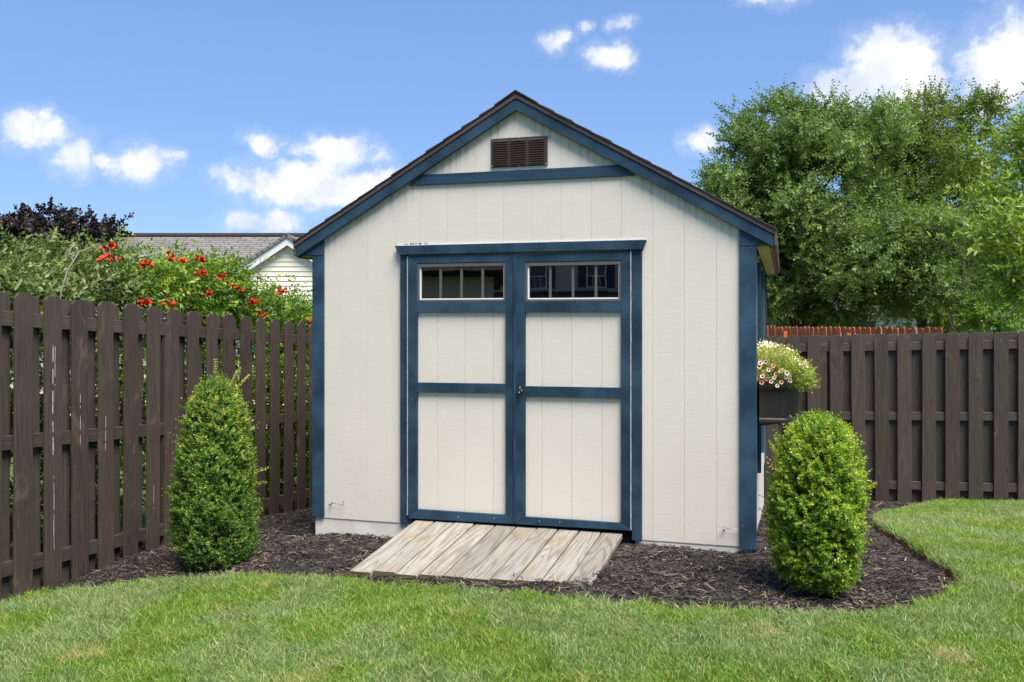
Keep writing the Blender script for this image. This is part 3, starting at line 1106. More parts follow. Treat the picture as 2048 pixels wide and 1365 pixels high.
    while y < D:
        poly = [(-0.15, Z(rake_z(.15) + 0.041)), (0, Z(ZA + 0.044)), (0.15, Z(rake_z(.15) + 0.041)), (0.15, Z(rake_z(.15) + 0.050)), (0, Z(ZA + 0.054)), (-0.15, Z(rake_z(.15) + 0.050))]
        prism('ridge_cap', poly, 'Y', y, min(y + 0.24, D + 0.06), M['shingle'], sh, 0.001)
        y += 0.241
    # soffit and fascia along the eaves
    for s in (-1, 1):
        a, b = sorted((1.567 * s, 1.646 * s))
        box('soffit', a, b, 0.0, D, Z(1.900), Z(1.912), M['soffit'], sh)
        a, b = sorted((1.647 * s, 1.672 * s))
        box('eave_fascia', a, b, -0.018, D, Z(1.892), Z(rake_z(1.66) + 0.005), M['fascia_red'], sh)
        a, b = sorted((1.673 * s, 1.690 * s))
        box('drip_edge', a, b, -0.05, D, Z(rake_z(1.68) - 0.06), Z(rake_z(1.68) + 0.036), M['drip'], sh)

    # gable vent
    v = box('gable_vent', -0.189, 0.210, -0.012, -0.0005, Z(2.481), Z(2.679), M['vent'], sh, 0.002)
    for c0, c1 in ((-0.172, -0.066), (-0.046, 0.062), (0.084, 0.190)):
        for k in range(11):
            z0 = 2.497 + k * 0.0155
            prism('louver', [(-0.0125, Z(z0)), (-0.026, Z(z0 + 0.001)), (-0.0125, Z(z0 + 0.0125))], 'X', c0, c1, M['vent'], v, 0.0)
    for xx in (-0.180, 0.010, 0.201):
        for zz in (2.488, 2.672):
            bm = bmesh.new()
            bmesh.ops.create_uvsphere(bm, u_segments=8, v_segments=5, radius=0.006, matrix=Matrix.Translation((xx, -0.013, Z(zz))))
            bm_obj('screw', bm, M['steel'], v, 0, True)

    # door surround
    pr('door_header', [(-0.858, 1.896), (0.853, 1.897), (0.877, 1.959), (-0.889, 1.961)], -0.048, -0.0005, M['blue'], sh, 0.002)
    pr('caulk_line', [(-0.886, 1.9625), (0.874, 1.9605), (0.874, 1.968), (-0.886, 1.970)], -0.006, -0.0005, M['caulk'], sh, 0)
    bx('door_casing', -0.858, -0.8012, -0.022, -0.0005, 0.004, 1.8955, M['blue'])
    bx('door_casing', 0.781, 0.846, -0.022, -0.0005, 0.002, 1.8965, M['blue'])
    # overpainted smears above the header
    for k in range(9):
        xx = -0.84 + k * 0.021 + rnd.uniform(-.006, .006)
        w, hh = rnd.uniform(.008, .022), rnd.uniform(.004, .012)
        prism('paint_smear', [(xx, Z(1.971)), (xx + w, Z(1.9705)), (xx + w * .8, Z(1.971 + hh)), (xx + w * .2, Z(1.971 + hh * .7))], 'Y', -0.0012, -0.0002, M['blue'], sh, 0)
    # white weather strip in the hinge gaps
    for xx in (-0.8005, 0.7735):
        bm = bmesh.new()
        z = 0.07
        while z < 1.885:
            L = rnd.uniform(0.020, 0.05)
            w = rnd.uniform(0.0038, 0.0056)
            bm_prism(bm, [(xx, Z(z)), (xx + w, Z(z)), (xx + w * rnd.uniform(.7, 1), Z(z + L)), (xx, Z(z + L))], 'Y', -0.0365, -0.001)
            z += L + (0.0 if rnd.random() < .8 else 0.002)
        bm_obj('weather_strip', bm, M['strip'], sh)
    bx('door_stop', -0.03, 0.03, 0.02, 0.05, 0.05, 1.88, M['dark'])

    def door(x0, x1, zb0, zb1, zt0, zt1, px0, px1, wz0, wz1, r1, r2, zbot, seams):
        """stiles, rails, boarded panels and a barred window; z values may differ left and right where the leaf sags"""
        d = empty('door', (0, 0, 0))
        d.parent = sh
        f0, f1 = -0.034, -0.010
        lerp = lambda a, b, x: a + (b - a) * (x - x0) / (x1 - x0)
        zb = lambda x: lerp(zb0, zb1, x)
        zt_ = lambda x: lerp(zt0, zt1, x)
        ztop = wz1 + 0.012
        gap = 0.0006
        pr('stile', [(x0, zb(x0)), (px0 - gap, zbot), (px0 - gap, ztop), (x0, zt_(x0))], f0, f1, M['blue'], d, 0.0016)
        pr('stile', [(px1 + gap, zbot), (x1, zb(x1)), (x1, zt_(x1)), (px1 + gap, ztop)], f0, f1, M['blue'], d, 0.0016)
        pr('rail', [(x0 + gap, zb(x0)), (x1 - gap, zb(x1)), (px1, zbot - gap), (px0, zbot - gap)], f0, f1, M['blue'], d, 0.0016)
        pr('rail', [(px0, ztop + gap), (px1, ztop + gap), (x1 - gap, zt_(x1)), (x0 + gap, zt_(x0))], f0, f1, M['blue'], d, 0.0016)
        pr('rail', [(px0, r1[0]), (px1, r1[0]), (px1, r1[1]), (px0, r1[1])], f0, f1, M['blue'], d, 0.0016)
        sag = (zb1 - zb0) * 0.4
        pr('rail', [(px0, r2[0]), (px1, r2[0] + sag), (px1, r2[1] + sag), (px0, r2[1])], f0, f1, M['blue'], d, 0.0016)
        xs = [px0 - 0.004] + seams + [px1 + 0.004]
        for (z0, z1) in ((zbot - 0.004, r2[0] + 0.01), (r2[1] - 0.01, r1[0] + 0.004)):
            for a, b in zip(xs, xs[1:]):
                bx('panel_board', a + 0.0016, b - 0.0016, -0.0095, -0.0060, z0, z1, M['cream'], d, 0.0015)
        bx('panel_backing', x0 + 0.01, x1 - 0.01, -0.0058, 0.006, zbot - 0.04, r1[0] + 0.03, M['cream'], d)
        # window: taupe frame, white inner stops, three bars, glass
        w = empty('window', (0, 0, 0))
        w.parent = d
        fr = 0.014
        bx('frame_top', px0, px1, -0.030, 0.0, wz1 - fr, wz1 + 0.011, M['taupe'], w, 0.001)
        bx('frame_bottom', px0, px1, -0.030, 0.0, wz0, wz0 + fr, M['taupe'], w, 0.001)
        bx('frame_side', px0, px0 + fr, -0.030, 0.0, wz0 + fr + .0005, wz1 - fr - .0005, M['taupe'], w, 0.001)
        bx('frame_side', px1 - fr, px1, -0.030, 0.0, wz0 + fr + .0005, wz1 - fr - .0005, M['taupe'], w, 0.001)
        i0, i1, j0, j1 = px0 + fr + .0006, px1 - fr - .0006, wz0 + fr + .0006, wz1 - fr - .0006
        bx('inner_stop', i0, i0 + 0.010, -0.022, 0.0, j0, j1, M['white'], w, 0.001)
        bx('inner_stop', i1 - 0.005, i1, -0.022, 0.0, j0, j1, M['white'], w, 0.001)
        bx('inner_stop', i0 + .0105, i1 - .0055, -0.022, 0.0, j0, j0 + 0.009, M['white'], w, 0.001)
        bx('window_glass', i0 + .0105, i1 - .0055, -0.012, -0.009, j0 + .0095, j1, M['glass'], w, 0)
        for k in range(1, 4):
            xm = i0 + (i1 - i0) * k / 4
            bx('window_bar', xm - 0.0085, xm + 0.0085, -0.020, -0.0125, j0 + .0095, j1, M['taupe'], w, 0.001)
        return d

    door(-0.793, -0.013, 0.048, 0.058, 1.889, 1.886, -0.725, -0.078, 1.565, 1.822, (1.493, 1.562), (0.935, 1.002), 0.116, [-0.581, -0.381, -0.175])
    d2 = door(-0.007, 0.772, 0.058, 0.066, 1.882, 1.890, 0.060, 0.712, 1.563, 1.817, (1.492, 1.560), (0.922, 0.993), 0.112, [0.170, 0.375, 0.579])
    bx('astragal', -0.020, -0.006, -0.0415, -0.0345, 0.062, 1.88, M['blue'], d2)
    # black T handle
    hnd = empty('door_handle', (0, 0, 0))
    hnd.parent = d2
    hx, hz = 0.030, 0.955
    bm = bmesh.new()
    bmesh.ops.create_cone(bm, cap_ends=True, segments=16, radius1=0.021, radius2=0.016, depth=0.012,
                          matrix=Matrix.Translation((hx, -0.040, Z(hz))) @ Matrix.Rotation(math.pi / 2, 4, 'X'))
    bm_obj('rosette', bm, M['black'], hnd, 0, True)
    tube('grip', [(hx, -0.046, Z(hz)), (hx, -0.062, Z(hz))], 0.009, M['black'], hnd, 8)
    tube('grip', [(hx + 0.003, -0.066, Z(hz + 0.042)), (hx, -0.068, Z(hz + 0.012)), (hx, -0.068, Z(hz - 0.015)), (hx - 0.001, -0.064, Z(hz - 0.045))], [0.006, 0.011, 0.011, 0.006], M['black'], hnd, 8)
    bm = bmesh.new()
    bmesh.ops.create_uvsphere(bm, u_segments=8, v_segments=6, radius=0.006, matrix=Matrix.Translation((hx, -0.0785, Z(hz - 0.002))))
    bm_obj('key_cylinder', bm, M['steel'], hnd, 0, True)
    # screws on the bottom rails
    for xx, zz in ((-0.16, 0.088), (0.16, 0.088), (0.30, 0.092), (-0.42, 0.080)):
        bm = bmesh.new()
        bmesh.ops.create_uvsphere(bm, u_segments=8, v_segments=5, radius=0.005, matrix=Matrix.Translation((xx, -0.0345, Z(zz))))
        bm_obj('screw', bm, M['steel'], sh, 0, True)
    # door hold-back hooks
    for x, z, s in ((-1.405, 0.115, 1), (1.372, 0.118, 1)):
        tube('door_hook', [(x, -0.002, Z(z)), (x, -0.02, Z(z)), (x + 0.012, -0.024, Z(z + 0.002)), (x + 0.075 * s, -0.024, Z(z)), (x + 0.090, -0.026, Z(z - 0.012)),
                           (x + 0.103, -0.026, Z(z - 0.004)), (x + 0.106, -0.026, Z(z + 0.022)), (x + 0.112, -0.026, Z(z + 0.026))], 0.0020, M['steel'], sh)
        tube('hook_eye', [(x, -0.001, Z(z)), (x, -0.03, Z(z)), (x - 0.004, -0.032, Z(z - 0.012))], 0.005, M['steel'], sh)


build_shed()


def build_ramp():
    rp = empty('wooden_ramp', (0, 0, 0), 0, 'weathered wooden plank ramp leading up to the blue double doors', 'ramp')
    n = 10
    x0, x1 = -0.742, 0.728
    w = (x1 - x0) / n
    Y0, Y1 = -1.03, -0.004
    for k in range(n):
        a = x0 + k * w
        fx = (k + .5) / n
        zb = -0.048 + 0.040 * fx + rnd.uniform(-.003, .003)     # lower end
        zt = 0.040 + rnd.uniform(-.002, .002)
        ln = math.hypot(Y1 - Y0, zt - zb)
        yb = Y0 + rnd.uniform(-0.018, 0.018)
        bm = bmesh.new()
        ww = w - rnd.uniform(0.008, 0.013)
        segs = 8
        cup = rnd.uniform(-.002, .002)
        bow = rnd.uniform(-.002, .002)
        rows = []
        for j in range(segs + 1):
            t = j / segs
            y = t * (ln - (yb - Y0))
            row = []
            for (u, zz) in ((0, -.032), (1, -.032), (1, -.003), (.96, 0), (.5, cup), (.04, 0), (0, -.003)):
                row.append(bm.verts.new((u * ww + bow * math.sin(t * 3.1) + (rnd.uniform(-.0012, .0012) if zz > -.01 else 0), y, zz)))
            rows.append(row)
        m = len(rows[0])
        for p, q in zip(rows, rows[1:]):
            for i in range(m):
                bm.faces.new((p[i], p[(i + 1) % m], q[(i + 1) % m], q[i]))
        f_end = bm.faces.new(rows[0])
        bm.faces.new(rows[-1][::-1])
        o = bm_obj('plank', bm, M['ramp'], rp)
        o.data.materials.append(M['ramp_end'])
        for p in o.data.polygons:
            if abs(p.normal.y) > 0.9:
                p.material_index = 1
        o.location = (a + 0.003, yb, zb)
        o.rotation_euler = (math.atan2(zt - zb, Y1 - yb), 0, rnd.uniform(-.003, .003))
        # screw holes
        for t in (0.12, 0.75):
            for u in (0.25, 0.75):
                bm = bmesh.new()
                bmesh.ops.create_circle(bm, cap_ends=True, radius=0.004, segments=7)
                s = bm_obj('screw', bm, M['black'], o)
                s.location = (u * ww, t * ln, cup + 0.0015)
    for xx in (-0.70, 0.0, 0.68):
        prism('stringer', [(-0.95, -0.16), (-0.03, -0.16), (-0.03, -0.005), (-0.95, -0.085)], 'X', xx - 0.018, xx + 0.018, M['ramp_end'], rp)


build_ramp()


# ------------------------------------------------------------------ fences
def picket_mesh(name, w, hgt, th, mat, ear=0.028, seed=0):
    r = random.Random(seed)
    bm = bmesh.new()
    bm_prism(bm, [(-w / 2, 0), (w / 2, 0), (w / 2 + r.uniform(-.002, .002), hgt * .5), (w / 2, hgt - ear), (w / 2 - ear, hgt), (-w / 2 + ear, hgt), (-w / 2, hgt - ear), (-w / 2 + r.uniform(-.002, .002), hgt * .5)], 'Y', 0, th)
    bmesh.ops.recalc_face_normals(bm, faces=bm.faces)
    bmesh.ops.bevel(bm, geom=list(bm.edges), offset=0.002, segments=1, affect='EDGES')
    me = bpy.data.meshes.new(name)
    bm.to_mesh(me)
    bm.free()
    me.materials.append(mat)
    return me


def shadowbox(label, origin, rz, length, pitch, first, z_rail, slope, z_top, boards, posts, skip_front=(), back_shift=0.5, group='brown board fences'):
    """origin: ground point of the fence line; local x runs along it, local y points away from the viewer.
    z values are given at x=0 and fall by `slope` per metre"""
    root = empty('privacy_fence', (origin[0], origin[1], 0), rz, label, 'fence', group)
    W, HT, TK = 0.138, 2.03, 0.019
    front = [picket_mesh('picket', W, HT, TK, M['fence'], seed=i) for i in range(3)]
    back = [picket_mesh('back_picket', W, HT, TK, M['fence_back'], seed=i) for i in range(2)]
    ca, sa = math.cos(rz), math.sin(rz)
    out = []
    k = 0
    x = first
    while x < length:
        for side in (0, 1):
            xx = x + (pitch * back_shift if side else 0) + rnd.uniform(-.006, .006)
            if side == 0 and any(abs(xx - s) < 0.08 for s in skip_front):
                continue
            zt = z_top - slope * xx + rnd.uniform(-.006, .006) - (0.004 if side else 0)
            me = (back if side else front)[k % (2 if side else 3)]
            o = link(bpy.data.objects.new('back_picket' if side else 'picket', me), root)
            o.location = (xx, (0.0405 + 0.0005) if side else -TK - .0005, zt - HT)
            o.rotation_euler = (rnd.uniform(-.002, .002), rnd.uniform(-.006, .006), 0)
            if side == 0:
                out.append((xx, zt))
        x += pitch
        k += 1
    for zr in z_rail:
        x0 = first - pitch
        xs = [x0] + [p for p in posts if x0 < p < length] + [length]
        for a, b in zip(xs, xs[1:]):
            L = b - a
            bm = bmesh.new()
            za, zb = zr - slope * a, zr - slope * b
            bm_prism(bm, [(a + .002, za - 0.089), (b - .002, zb - 0.089), (b - .002, zb), (a + .002, za)], 'Y', 0.0, 0.040)
            bm_obj('rail', bm, M['fence_rail'], root, 0.003)
    for p in posts:
        z = z_top - slope * p - 0.105
        box('post', p - 0.046, p + 0.046, -0.0015, 0.089, z - 2.4, z, M['fence'], root, 0.004).location = (0, -0.012, 0)
    return root, out


# left fence: runs along Y at X=-2.75, its face towards +X.  local x = world +Y
LROOT, LB = shadowbox('dark brown shadowbox fence with white paint drips, behind the tall boxwood on the left',
                      (-2.735, -3.2), math.pi / 2, 7.75, 0.2375, 0.075, (1.585, 0.838, 0.080), 0.0570, 1.703, None, (3.115 - 2.44, 3.115, 3.115 + 2.44, 7.7), back_shift=0.52)
# right fence: along X at Y=4.6, its face towards -Y
RROOT, RB = shadowbox('dark brown shadowbox fence across the back right, behind the lawn',
                      (-2.6, 4.6), 0.0, 10.5, 0.2300, 0.055, (1.055, 0.305, -0.437), -0.0262, 1.145, None, (2.30, 4.737, 7.17, 9.6))


def build_drips(root, boards, picks, ysurf):
    for (i, dx, z0, z1, w) in picks:
        if i >= len(boards):
            continue
        x, zt = boards[i]
        n = max(3, int((z1 - z0) / 0.05))
        bm = bmesh.new()
        j = 0
        z = z1
        xo = x + dx
        while z > z0:
            L = rnd.uniform(0.015, 0.11)
            zz = max(z - L, z0)
            ww = w * rnd.uniform(0.25, 0.75)
            xo += rnd.uniform(-.0015, .0015)
            bm_prism(bm, [(xo - ww / 2, zz), (xo + ww / 2, zz + .01), (xo + ww * .4, z), (xo - ww * .4, z - .006)], 'Y', ysurf - 0.0012, ysurf + 0.001)
            z = zz - (0 if rnd.random() < 0.6 else rnd.uniform(0.01, 0.05))
        bm_obj('paint_drip', bm, M['drip_white'], root)


def board_at(boards, x):
    return min(range(len(boards)), key=lambda i: abs(boards[i][0] - x))


_b = lambda Y: board_at(LB, Y + 3.2)
build_drips(LROOT, LB, [(_b(-1.46), .01, 1.06, 1.44, .004), (_b(-1.46), .02, 0.85, 0.98, .004), (_b(-1.21), -.005, 0.58, 1.28, .008), (_b(-1.21), .012, 1.02, 1.27, .005), (_b(-1.21), -.002, -.02, .45, .004),
                        (_b(-.97), -.01, 0.62, 0.95, .005), (_b(-.72), -.015, .55, .78, .006), (_b(-.48), -.02, .56, .90, .004), (_b(-.48), .022, .48, 1.0, .006), (_b(-.25), .0, .05, .22, .004)], -0.0195)
_b = lambda X: board_at(RB, X + 2.6)
build_drips(RROOT, RB, [(_b(3.86), .0, .46, .92, .010), (_b(3.86), -.015, .80, 1.0, .006), (_b(2.26), .03, .95, .97, .006)], -0.0195)


def build_red_fence():
    # a step down the neighbouring lot; recedes to the left
    A, B = at(1886, 14.2), at(1440, 22.5)
    L = float(np.hypot(*(B - A)[:2]))
    ang = math.atan2(B[1] - A[1], B[0] - A[0])
    root = empty('picket_fence', (A[0], A[1], 0), ang, 'rust red stained dog-eared fence peeking over the brown fence on the right', 'fence')
    me = picket_mesh('picket', 0.140, 1.9, 0.02, M['redwood'], 0.03)
    x = 0.08
    k = 0
    while x < L:
        o = link(bpy.data.objects.new('picket', me), root)
        zt = 1.320 - 0.0045 * x + rnd.uniform(-.012, .012)
        o.location = (x, -0.01, zt - 1.9)
        o.rotation_euler = (0, rnd.uniform(-.01, .01), math.pi if False else 0)
        x += 0.163
        k += 1
    for zr in (1.05, 0.2):
        box('rail', 0, L, 0.012, 0.05, zr - 0.09, zr, M['redwood'], root)
    for x in np.arange(0.1, L, 2.4):
        box('post', x, x + 0.09, 0.052, 0.14, -1.2, 1.2, M['redwood'], root)


build_red_fence()


# ------------------------------------------------------------------ clipped shrubs
def clipped_shrub(label, base, prof, n_out, n_in, mat, leaf, seed, tip_light, sprouts=()):
    """prof: list of (height, radius)"""
    global rng
    rng = np.random.default_rng(seed)
    root = empty('boxwood_shrub', base, 0, label, 'shrub', 'clipped boxwood shrubs')
    hs = np.array([p[0] for p in prof])
    rs = np.array([p[1] for p in prof])
    H = hs[-1]

    def surf(n, f0, f1):
        # area weighted heights
        hh = rng.uniform(0.02, H, n * 4)
        rr = np.interp(hh, hs, rs)
        k = rng.random(n * 4) < (rr + 0.05) / (rs.max() + 0.05)
        hh, rr = hh[k][:n], rr[k][:n]
        a = rng.uniform(0, 6.2832, len(hh))
        lump = 1 + 0.13 * np.sin(a * 3 + hh * 9 + seed) * np.sin(hh * 13 + 1.7 * np.sin(a * 2)) + 0.07 * np.sin(a * 7 + hh * 21) + 0.03 * np.sin(a * 13 - hh * 37)
        f = rng.uniform(f0, f1, len(hh))
        r = rr * f * lump
        p = np.stack([r * np.cos(a), r * np.sin(a), hh], 1)
        slope = np.interp(hh, hs, np.gradient(rs, hs))
        nrm = unit(np.stack([np.cos(a), np.sin(a), np.clip(-slope, -0.8, 3.0)], 1))
        return p, nrm, hh
    p, nrm, hh = surf(n_out, 0.80, 0.97)
    pk = np.sin(p[:, 0] * 31 + 2.1 * np.sin(p[:, 2] * 23)) * np.sin(p[:, 2] * 27 + 1.7 * np.sin(p[:, 1] * 29 + seed)) + 0.35 * np.sin(p[:, 1] * 37 + p[:, 2] * 17)
    kp = (pk > -0.62) | (rng.random(len(p)) < 0.25)
    p, nrm, hh = p[kp], nrm[kp], hh[kp]
    d = nrm * 0.85 + np.array([0, 0, 0.55]) + rng.normal(0, 0.35, p.shape)
    p = p - unit(d) * 0.03
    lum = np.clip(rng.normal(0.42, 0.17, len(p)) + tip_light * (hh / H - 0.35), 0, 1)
    yel = rng.random(len(p)) < 0.015
    lum = np.where(yel, 1.0, lum)
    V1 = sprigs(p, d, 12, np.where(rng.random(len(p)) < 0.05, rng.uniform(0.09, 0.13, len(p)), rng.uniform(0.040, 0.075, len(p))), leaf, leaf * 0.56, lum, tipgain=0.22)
    p, nrm, hh = surf(n_in, 0.35, 0.80)
    d = nrm * 0.8 + np.array([0, 0, 0.6]) + rng.normal(0, 0.4, p.shape)
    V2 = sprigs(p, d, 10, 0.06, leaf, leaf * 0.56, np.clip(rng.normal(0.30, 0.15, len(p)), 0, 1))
    # a dense inner crown of the same leaves on stiff shoots
    parts = [V1, V2]
    for (sx, sy, sz, dx, dy, dz, ln, nl, tn) in sprouts:
        for q in range(3):
            parts.append(sprigs(np.array([[sx, sy, sz]]), np.array([[dx, dy, dz]]) + rng.normal(0, .03, (1, 3)), nl, ln, leaf * 1.15, leaf * 0.65, np.array([min(tn, .90)]), spread=0.8))
    off, VV, FF, TT = 0, [], [], []
    for v, f, t in parts:
        VV.append(v)
        FF.append(f + off)
        TT.append(t)
        off += len(v)
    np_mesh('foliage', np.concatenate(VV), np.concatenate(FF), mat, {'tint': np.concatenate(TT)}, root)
    bm = bmesh.new()
    bm_tube(bm, [(0, 0, -0.05), (0.01, 0, 0.15), (0, 0.01, H * .6)], [0.022, 0.02, 0.008])
    r = random.Random(seed)
    for k in range(60):
        z = r.uniform(0.05, H * .82)
        a = r.uniform(0, 6.28)
        R = float(np.interp(min(z + .15, H), hs, rs)) * 0.85
        bm_tube(bm, [(0, 0, z), (R * .5 * math.cos(a), R * .5 * math.sin(a), z + 0.07), (R * math.cos(a), R * math.sin(a), z + 0.16)], [0.007, 0.005, 0.002], 4)
    for (sx, sy, sz, dx, dy, dz, ln, nl, tn) in sprouts:
        dv = Vector((dx, dy, dz)).normalized()
        bm_tube(bm, [(sx, sy, sz), Vector((sx, sy, sz)) + dv * ln], [0.003, 0.0015], 4)
    bm_obj('stems', bm, M['twig'], root, 0, True)
    return root


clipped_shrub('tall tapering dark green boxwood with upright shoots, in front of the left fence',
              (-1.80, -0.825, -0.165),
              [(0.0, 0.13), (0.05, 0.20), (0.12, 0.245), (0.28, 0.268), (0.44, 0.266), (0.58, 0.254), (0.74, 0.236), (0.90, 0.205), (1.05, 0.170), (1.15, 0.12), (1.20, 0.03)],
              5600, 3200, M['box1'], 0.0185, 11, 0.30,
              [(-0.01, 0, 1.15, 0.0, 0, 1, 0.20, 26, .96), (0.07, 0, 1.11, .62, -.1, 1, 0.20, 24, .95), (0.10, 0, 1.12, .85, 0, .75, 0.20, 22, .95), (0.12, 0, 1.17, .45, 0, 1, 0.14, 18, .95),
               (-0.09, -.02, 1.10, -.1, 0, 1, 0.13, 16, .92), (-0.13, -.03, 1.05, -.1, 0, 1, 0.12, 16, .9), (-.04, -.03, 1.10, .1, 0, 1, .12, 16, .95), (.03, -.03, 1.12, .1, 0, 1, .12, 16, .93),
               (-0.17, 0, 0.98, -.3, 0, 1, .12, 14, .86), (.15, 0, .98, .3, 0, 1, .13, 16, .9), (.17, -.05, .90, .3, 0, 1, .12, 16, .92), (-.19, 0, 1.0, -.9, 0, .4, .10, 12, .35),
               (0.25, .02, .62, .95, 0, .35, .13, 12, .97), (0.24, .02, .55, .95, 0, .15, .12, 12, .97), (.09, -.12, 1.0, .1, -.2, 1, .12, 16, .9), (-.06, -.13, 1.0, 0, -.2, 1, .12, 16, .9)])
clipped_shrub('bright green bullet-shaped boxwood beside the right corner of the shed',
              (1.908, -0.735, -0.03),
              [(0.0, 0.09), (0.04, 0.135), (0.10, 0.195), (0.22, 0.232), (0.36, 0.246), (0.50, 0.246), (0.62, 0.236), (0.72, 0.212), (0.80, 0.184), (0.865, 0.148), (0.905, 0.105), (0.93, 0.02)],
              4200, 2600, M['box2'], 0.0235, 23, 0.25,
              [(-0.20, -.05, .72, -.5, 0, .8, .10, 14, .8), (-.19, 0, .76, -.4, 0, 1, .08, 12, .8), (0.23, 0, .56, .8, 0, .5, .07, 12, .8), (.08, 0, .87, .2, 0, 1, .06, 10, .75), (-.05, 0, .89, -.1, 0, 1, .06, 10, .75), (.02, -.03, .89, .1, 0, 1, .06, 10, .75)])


# ------------------------------------------------------------------ window box on the side wall
def build_planter():
    y0, y1, xw, xo, bulge = 0.40, 1.16, 1.5725, 1.735, 0.105
    root = empty('window_box', (1.60, 0.78, 0.76), 0, 'black bow-fronted window box hung on the right side of the shed', 'planter')
    ox, oy, oz = 1.60, 0.78, 0.76

    def ring(grow, z):
        pts = [(xw, y0 - grow)]
        n = 10
        for k in range(n + 1):
            t = k / n
            pts.append((xo + grow + bulge * math.sin(math.pi * t), y0 - grow + (y1 - y0 + 2 * grow) * t))
        pts.append((xw, y1 + grow))
        return [(x - ox, y - oy, z - oz) for x, y in pts]

    def loft(name, levels, cap0=True, cap1=True):
        bm = bmesh.new()
        rows = [[bm.verts.new(p) for p in ring(g, z)] for g, z in levels]
        m = len(rows[0])
        for a, b in zip(rows, rows[1:]):
            for i in range(m):
                bm.faces.new((a[i], a[(i + 1) % m], b[(i + 1) % m], b[i]))
        if cap0:
            bm.faces.new(rows[0][::-1])
        if cap1:
            bm.faces.new(rows[-1])
        return bm_obj(name, bm, M['planter'], root, 0.0015)
    loft('box_body', [(-0.012, 0.785), (-0.006, 0.93), (-0.004, 0.965)])
    loft('base_moulding', [(0.002, 0.748), (0.008, 0.752), (0.008, 0.772), (0.000, 0.7845)])
    loft('rim', [(0.004, 0.9655), (0.022, 0.982), (0.026, 0.998), (0.020, 1.002)])
    for yy in (y0 + 0.12, y1 - 0.12):
        prism('bracket', [(xw - ox, -0.013), (xo - ox, -0.013), (xo - ox, -0.02), (xw - ox, -0.045)], 'Y', yy - oy - .012, yy - oy + .012, M['black'], root)

    # flowers growing in it
    g = empty('bedding_flowers', (1.65, 0.78, 1.0), 0, 'pale pink petunias and yellow-green trailing flowers filling the black window box', 'flowers')
    r = np.random.default_rng(5)
    n = 1500
    x = r.uniform(-0.10, 0.23, n)
    y = r.uniform(-0.42, 0.42, n)
    hh = 0.20 * np.clip(1 - ((x + 0.04) / 0.32) ** 2, 0, 1) + 0.02
    z = hh * r.uniform(0.05, 1.0, n)
    p = np.stack([x, y, z], 1)
    d = np.stack([x * 2.5 + 0.2, y * 0.8 - 0.2, np.full(n, 0.7)], 1) + r.normal(0, .4, (n, 3))
    k = x > 0.14
    d[k, 2] -= 0.7
    tn = np.clip(r.normal(0.45, 0.2, n) + z * 1.6, 0, 1)
    v, f, t = sprigs(p, d, 10, r.uniform(0.05, 0.10, n), 0.024, 0.010, tn, tipgain=0.3)
    np_mesh('foliage', v, f, M['annual'], {'tint': t}, g)

    def flower(pos, face, rad, petal, eye, nm='flower', pet=5):
        me_key = (petal, round(rad, 3))
        bm = bmesh.new()
        c = bm.verts.new((0, 0, -0.25 * rad))
        ringv = []
        for i in range(pet * 2):
            a = i * math.pi / pet
            rr = rad * (1.0 if i % 2 == 0 else 0.78)
            ringv.append(bm.verts.new((rr * math.cos(a), rr * math.sin(a), 0.12 * rad if i % 2 == 0 else 0.0)))
        for i in range(pet * 2):
            bm.faces.new((c, ringv[i], ringv[(i + 1) % (pet * 2)]))
        o = bm_obj(nm, bm, M[petal], g)
        o.location = pos
        q = Vector(face).to_track_quat('Z', 'Y')
        o.rotation_euler = q.to_euler()
        if eye:
            bm = bmesh.new()
            c = bm.verts.new((0, 0, -0.20 * rad))
            rv = []
            for i in range(10):
                a = i * math.pi / 5
                rr = rad * (0.52 if i % 2 == 0 else 0.30)
                rv.append(bm.verts.new((rr * math.cos(a), rr * math.sin(a), 0.0)))
            for i in range(10):
                bm.faces.new((c, rv[i], rv[(i + 1) % 10]))
            e = bm_obj('flower_eye', bm, M[eye], o)
            e.location = (0, 0, 0.02 * rad + 0.0008)
    # the large eyed petunias facing the lawn
    for (x, z, pt) in ((-.075, .12, 'pet_orange'), (-.095, .09, 'pet_orange'), (-.08, .05, 'pet_pink'), (-.055, .055, 'pet_pink'), (-.10, .035, 'pet_orange'), (-.015, .10, 'pet_pink'),
                       (0.02, .045, 'pet_pink'), (.033, .07, 'pet_orange'), (.04, -.005, 'pet_pink'), (.066, .018, 'pet_orange'), (-.03, .035, 'pet_orange'), (.095, .05, 'pet_pink'), (-.068, .145, 'pet_pink'), (.10, .08, 'pet_white'), (-.045, .085, 'pet_pink'), (.0, .02, 'pet_pink'), (.06, .09, 'pet_pink'), (-.06, .015, 'pet_orange'), (.12, .03, 'pet_pink'), (.015, .13, 'pet_orange'), (-.035, .15, 'pet_pink')):
        yy = -0.43 + r.uniform(-.03, .02)
        flower((x, yy, z + .01), (r.normal(0, .25), -1, 0.25 + r.normal(0, .15)), r.uniform(.014, .019), pt, 'pet_eye')
    for (x, z) in ((.093, .018), (.11, .06), (.148, .075), (.175, .015), (.10, .045)):
        flower((x, -0.40, z), (0.3, -1, .3), .011, 'pet_purple', None)
    for i in range(140):
        x = r.uniform(-.10, .24)
        y = r.uniform(-.44, .40)
        h0 = 0.20 * max(0.0, 1 - ((x + 0.04) / 0.32) ** 2) + 0.06
        flower((x, y, h0 + r.uniform(-.03, .03)), (r.normal(0, .5), -0.6 + r.normal(0, .4), 0.8), r.uniform(.005, .009), r.choice(['pet_white', 'pet_pink', 'pet_pink']), None)
    bm = bmesh.new()
